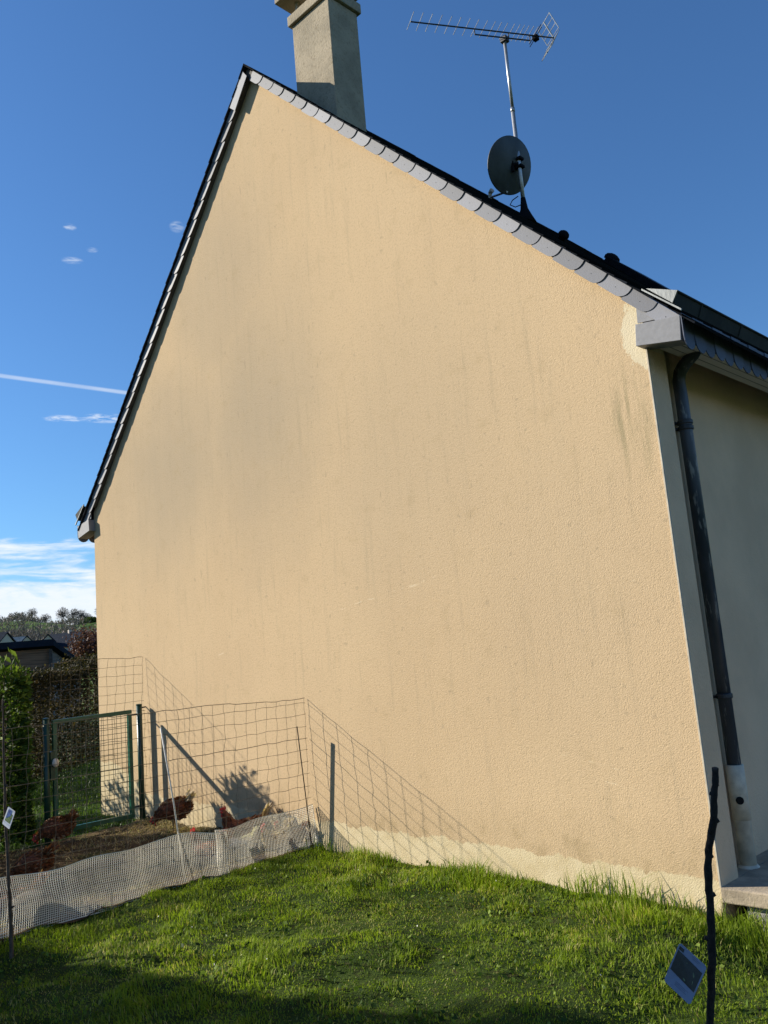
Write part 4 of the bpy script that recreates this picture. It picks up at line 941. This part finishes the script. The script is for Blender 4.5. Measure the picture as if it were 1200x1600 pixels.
n = 46000; t = RNG.random(n); A = np.array([-10.9, -1.0]); Bv = np.array([-17.5, 6.6]); Lv = Bv-A; pn_ = np.array([Lv[1], -Lv[0]])/np.linalg.norm(Lv)*1.0
px = A[0]+Lv[0]*t; py = A[1]+Lv[1]*t
fr = RNG.integers(0, 3, n); dpth = np.abs(RNG.normal(0, .14, n)); topz = 1.72+0.10*vnoise(t*24, t*0, 3)+0.22*sst(.42, .60, t)
z = RNG.random(n)*topz; offn = 0.42+0.16*(vnoise(t*30, z*2.5, 9)-.5)-dpth
z = np.where(fr == 2, topz-dpth*.7, z); offn = np.where(fr == 2, RNG.uniform(-.45, .42, n), offn)
z = z+np.where((fr == 2) & (RNG.random(n) < .1), RNG.uniform(0, .14, n), 0)
P = np.stack([px+pn_[0]*offn, py+pn_[1]*offn, z], 1); N = np.stack([np.full(n, pn_[0]), np.full(n, pn_[1]), np.where(fr == 2, 1.0, .2)], 1)
leaf_cloud('leaves', P, N*0.7, 0.060, 'hedge_leaves', bh, off=(-13.0, 2.0, 0), aspect=0.55, jitter=0.6)
m = MB()
for k in range(120):
    q = random.random(); x = A[0]+Lv[0]*q; y = A[1]+Lv[1]*q
    m.tube([(x, y, 0), (x+random.uniform(-.1, .1), y+random.uniform(-.1, .1), .7), (x+random.uniform(-.3, .3), y+random.uniform(-.3, .3), random.uniform(1.2, 1.65))], [.02, .013, .005], 5)
m.build('branches', 'bark_brown', bh)
# unseen conifers, added out of view on the left to shade the near lawn
for k, (x, y, h, lab) in enumerate([(-7.75, -6.4, 3.6, 'small unseen conifer added beside the laurel hedge to shade the lawn corner'), (-7.6, -7.80, 8.5, 'tall dense unseen conifer nearest the lawn, added to cast the corner shade'), (-7.7, -9.9, 8.6, 'tall dense unseen conifer second along the added shade screen left of the lawn'),
                                    (-7.7, -11.8, 8.4, 'tall dense unseen conifer third along the added shade screen left of the lawn'), (-7.7, -13.8, 8.3, 'tall dense unseen conifer farthest along the added shade screen left of the lawn')]):
    t = thing('shade_conifer', lab, 'tree', (x, y, 0), 'unseen shade conifers left of the lawn')
    m = MB(); m.tube([(x, y, -.1), (x, y, h*.5), (x, y, h*.96)], [.16, .10, .02], 10); m.build('trunk', 'bark_brown', t, smooth=True)
    n = 9000; q = RNG.random(n)**0.85; R = (1.35 if h > 5 else 0.95)*np.minimum(1, (1-q)*2.8+0.10)*(0.5+0.5*RNG.random(n)**.5); a = RNG.uniform(0, 2*np.pi, n)
    P = np.stack([x+R*np.cos(a), y+R*np.sin(a), .15+q*(h-.15)], 1); N = np.stack([np.cos(a), np.sin(a), np.full(n, .6)], 1)
    leaf_cloud('crown', P, N, 0.26, 'conifer_leaves', t, off=(x, y, 0), aspect=0.6, jitter=0.5)

# ---------------------------------------------------------------- far things
EYE = Vector((2.3974, -4.9795, 1.6))
def at_az(az, dist, z=0.0):
    return Vector((EYE.x+math.sin(rad(az))*dist, EYE.y+math.cos(rad(az))*dist, z))
def frame(az): return Vector((math.cos(rad(az)), -math.sin(rad(az)), 0)), Vector((math.sin(rad(az)), math.cos(rad(az)), 0))
# timber shed
pc = at_az(-66.0, 29.0); rt, fw = frame(-66.0)
sh = thing('timber_shed', 'grey board shed with a dark low-pitched roof beyond the hedges', 'shed', pc)
p = lambda a, b, z: pc+rt*a+fw*b+Vector((0, 0, z))
m = MB(); m.prism([p(-7.5, 0, -.2), p(0, 0, -.2), p(0, 0, 2.62), p(-7.5, 0, 2.62)], fw*0.12); m.build('front_wall', 'timber_grey', sh)
m = MB(); m.prism([p(.0, .13, -.2), p(.98, 2.9, -.2), p(.98, 2.9, 1.85), p(.0, .13, 2.62)], (rt*-.1)); m.build('side_wall', 'timber_lit', sh)
m = MB(); m.box(-.05, .05, -.05, .05, 0, 2.6); m.v = [tuple(p(a*1.0+.01, b-.06, z)) for a, b, z in m.v]; m.build('corner_post', 'dark_wood', sh)
m = MB(); m.prism([p(-7.8, -.25, 2.62), p(.10, -.25, 2.70), p(.10, -.25, 2.90), p(-7.8, -.25, 2.84)], fw*.05); m.prism([p(-7.8, -.2, 2.66), p(.1, -.2, 2.70), p(1.25, 3.1, 1.86), p(-6.4, 3.1, 1.86)], (0, 0, .17)); m.build('roof', 'far_roof_dark', sh)
def far_house(label, az, dist, w_, dpt_, he, hr, turn, roofm, chim_=False):
    c = at_az(az, dist); g0_ = float(ground_z(c.x, c.y))-0.6; t = thing('far_house', label, 'house', c, 'houses beyond the shed')
    a_, b_ = frame(az+turn); q = lambda x, y, z: c+a_*x+b_*y+Vector((0, 0, z))
    m = MB(); m.prism([q(0, -dpt_/2, g0_), q(0, dpt_/2, g0_), q(0, dpt_/2, he), q(0, 0, hr), q(0, -dpt_/2, he)], a_*w_); m.build('walls', 'house_white', t)
    m = MB()
    for s in (-1, 1):
        m.prism([q(-.3, 0, hr+.12), q(-.3, s*(dpt_/2+.4), he-.25*(hr-he)/(dpt_/2)), q(-.3, s*(dpt_/2+.4), he-.25*(hr-he)/(dpt_/2)+.2), q(-.3, 0, hr+.35)], a_*(w_+.6))
    rf = m.build('roof', roofm, t)
    if chim_:
        m = MB(); cc_ = q(w_*.62, 0, hr); m.box(cc_.x-.35, cc_.x+.35, cc_.y-.35, cc_.y+.35, hr-.3, hr+.9); m.build('chimney', 'house_white', rf)
    return t
far_house('white far house with a broad dark roof and shaded white gable', -66.05, 220, 10.0, 9.4, 9.2, 12.3, 43, 'far_roof_dark', True)
far_house('small white gabled wing with dark edges, left of the broad roof', -66.15, 214, 4.0, 2.6, 10.6, 12.0, 88, 'far_roof_dark')
far_house('far house with a pale grey roof on the skyline under the hill', -68.6, 226, 5.4, 5.0, 9.8, 12.5, 12, 'far_roof_grey')
far_house('small white gable with dark verges beside the pale grey roof', -67.35, 214, 4.0, 3.2, 10.2, 12.0, 88, 'far_roof_dark')
far_house('far house with a dark blue roof on the left edge', -70.6, 190, 9.0, 9.0, 8.0, 11.6, 40, 'far_roof_dark')
# bare winter trees: one maker, shared twig meshes
def bare_tree_mesh(h, seed, leafy=False):
    rr = random.Random(seed); m = MB(); tips = []
    def grow(p, d, L, r, lv):
        q = p+d*L*0.5+Vector((rr.uniform(-1, 1), rr.uniform(-1, 1), rr.uniform(-.3, .6)))*L*.06; e = p+d*L
        m.tube([p, q, e], [r, r*.85, r*.65], 5, cap=False)
        if lv == 0: tips.append(e); return
        for k in range(rr.choice((3, 4)) if lv > 1 else 5):
            nd = (d+Vector((rr.uniform(-1, 1), rr.uniform(-1, 1), rr.uniform(-.15, .7)))*0.75).normalized(); grow(p.lerp(e, rr.uniform(.55, 1)), nd, L*rr.uniform(.55, .8), r*.55, lv-1)
        tips.append(e)
    grow(Vector((0, 0, -.3)), Vector((0, 0, 1)), h*.34, h*.026, 4)
    return m, tips
VAR = []
for k in range(3):
    m, tips = bare_tree_mesh(10, 100+k); T_ = np.array([tuple(t) for t in tips])
    VAR.append((m, T_))
proto_trees = {}
def far_tree(x, y, h, var, label, group, leaf='hazy_twigs', big=0.9):
    z = float(ground_z(x, y)); s = h/10.0; t = thing('bare_tree', label, 'tree', (x, y, z), group); s *= 0.72; t.scale = (s, s, s); t.rotation_euler[2] = random.uniform(0, 6)
    if (var, leaf) not in proto_trees:
        m, T_ = VAR[var]; a = m.build('trunk', 'bark_grey', t, off=(0, 0, 0))
        nn_ = 900; a_ = RNG.normal(0, 1, (nn_, 3)); a_ /= np.linalg.norm(a_, axis=1)[:, None]; lob = 0.75+0.35*vnoise(a_[:, 0]*2+var*9, a_[:, 2]*2+a_[:, 1], 7)
        P = a_*np.array([3.3, 3.3, 3.4])*(RNG.random(nn_)**.5*lob)[:, None]+np.array([0, 0, 5.6]); b = leaf_cloud('crown', P, (P-np.array([0, 0, 3.0]))*0.2, 1.1, leaf, t, aspect=0.055, jitter=0.35)
        proto_trees[(var, leaf)] = (a, b)
    else:
        for o in proto_trees[(var, leaf)]:
            c = o.copy(); COL.objects.link(c); c.parent = t
    return t
hill = [(-69.1, 392, 9, 'leafless tree clump on the hill at the far left edge'), (-68.2, 388, 6, 'low rounded leafless tree left on the hill crest'), (-67.0, 386, 9, 'broad leafless tree first in the hilltop row'),
        (-66.25, 386, 9.5, 'pale leafless tree second in the hilltop row'), (-65.25, 386, 11.5, 'round-headed dark tree standing alone mid hilltop'), (-64.55, 386, 10, 'slim leafless tree right of the round-headed one'),
        (-64.15, 386, 10.5, 'twin-stemmed leafless tree in the hilltop row'), (-63.8, 386, 9, 'small leafless tree ending the hilltop row'), (-62.9, 375, 12, 'wide leafless tree beside the gable wall edge on the hill')]
for k, (a, d_, h, lab) in enumerate(hill):
    q = at_az(a, d_); far_tree(q.x, q.y, h, k % 3, lab, 'trees along the hilltop')
# the wood on the slope reads as one mass
m = MB(); PP = []; NN = []
for k in range(900):
    a = random.uniform(-75, -58); d_ = random.uniform(236, 320) if random.random() < .82 else random.uniform(320, 362)
    if d_ > 330 and random.random() < .35: continue
    q = at_az(a, d_); z = float(ground_z(q.x, q.y)); h = random.uniform(4.0, 7.0)*(1.0 if d_ < 300 else .62)
    m.tube([(q.x, q.y, z-.3), (q.x+random.uniform(-.3, .3), q.y, z+h*.5), (q.x+random.uniform(-.6, .6), q.y, z+h*.9)], [.22, .14, .04], 4)
    for j in range(34):
        w_ = random.random(); PP.append((q.x+random.gauss(0, 1.1), q.y+random.gauss(0, 1.1), z+h*(.35+.55*w_))); NN.append((random.gauss(0, .5), random.gauss(0, .5), .8))
for k in range(260):
    q = at_az(random.uniform(-75, -60), random.uniform(372, 398)); z = float(ground_z(q.x, q.y)); h = random.uniform(1.2, 3.4)
    for j in range(26): PP.append((q.x+random.gauss(0, 1.0), q.y+random.gauss(0, 1.0), z+h*random.random()*.8)); NN.append((random.gauss(0, .5), random.gauss(0, .5), .8))
wd = thing('hillside_wood', 'band of leafless brown trees covering the lower hillside', 'wood', tuple(at_az(-66, 250, 5))); wd['kind'] = 'stuff'
m.build('trunks', 'bark_grey', wd)
leaf_cloud('twigs', np.array(PP), np.array(NN), 1.5, 'hazy_twigs', wd, off=tuple(at_az(-66, 250, 5)), aspect=0.14, jitter=0.4)
# reddish plum tree by the wall edge, green bush on the hill
q = at_az(-63.3, 46); t = thing('plum_tree', 'reddish twiggy plum tree between the far houses and the gable wall', 'tree', (q.x, q.y, 0))
m, tips = bare_tree_mesh(5.6, 7); m.v = [(a+q.x, b+q.y, c) for a, b, c in m.v]; m.build('trunk', 'bark_brown', t)
T_ = np.array([tuple(p_) for p_ in tips]); P = np.repeat(T_, 26, 0)+RNG.normal(0, .24, (len(T_)*26, 3))+np.array([q.x, q.y, 0])
leaf_cloud('crown', P, np.zeros_like(P), 0.13, 'plum_leaves', t, off=(q.x, q.y, 0), aspect=0.6, jitter=1)
q = at_az(-63.6, 372); z = float(ground_z(q.x, q.y)); t = thing('green_bush', 'rounded green bush on the hill slope near the wall edge', 'bush', (q.x, q.y, z))
n = 2500; a = RNG.normal(0, 1, (n, 3)); a /= np.linalg.norm(a, axis=1)[:, None]; a[:, 2] = np.abs(a[:, 2]); P = a*np.array([5.2, 5.2, 4.2])*(.7+.3*RNG.random(n))[:, None]+np.array([q.x, q.y, z])
leaf_cloud('foliage', P, a, 0.8, 'distant_leaf', t, off=(q.x, q.y, z), aspect=.6, jitter=.6)
m = MB(); m.tube([(q.x, q.y, z-.2), (q.x, q.y, z+2)], .3, 6); m.build('stem', 'bark_grey', t)
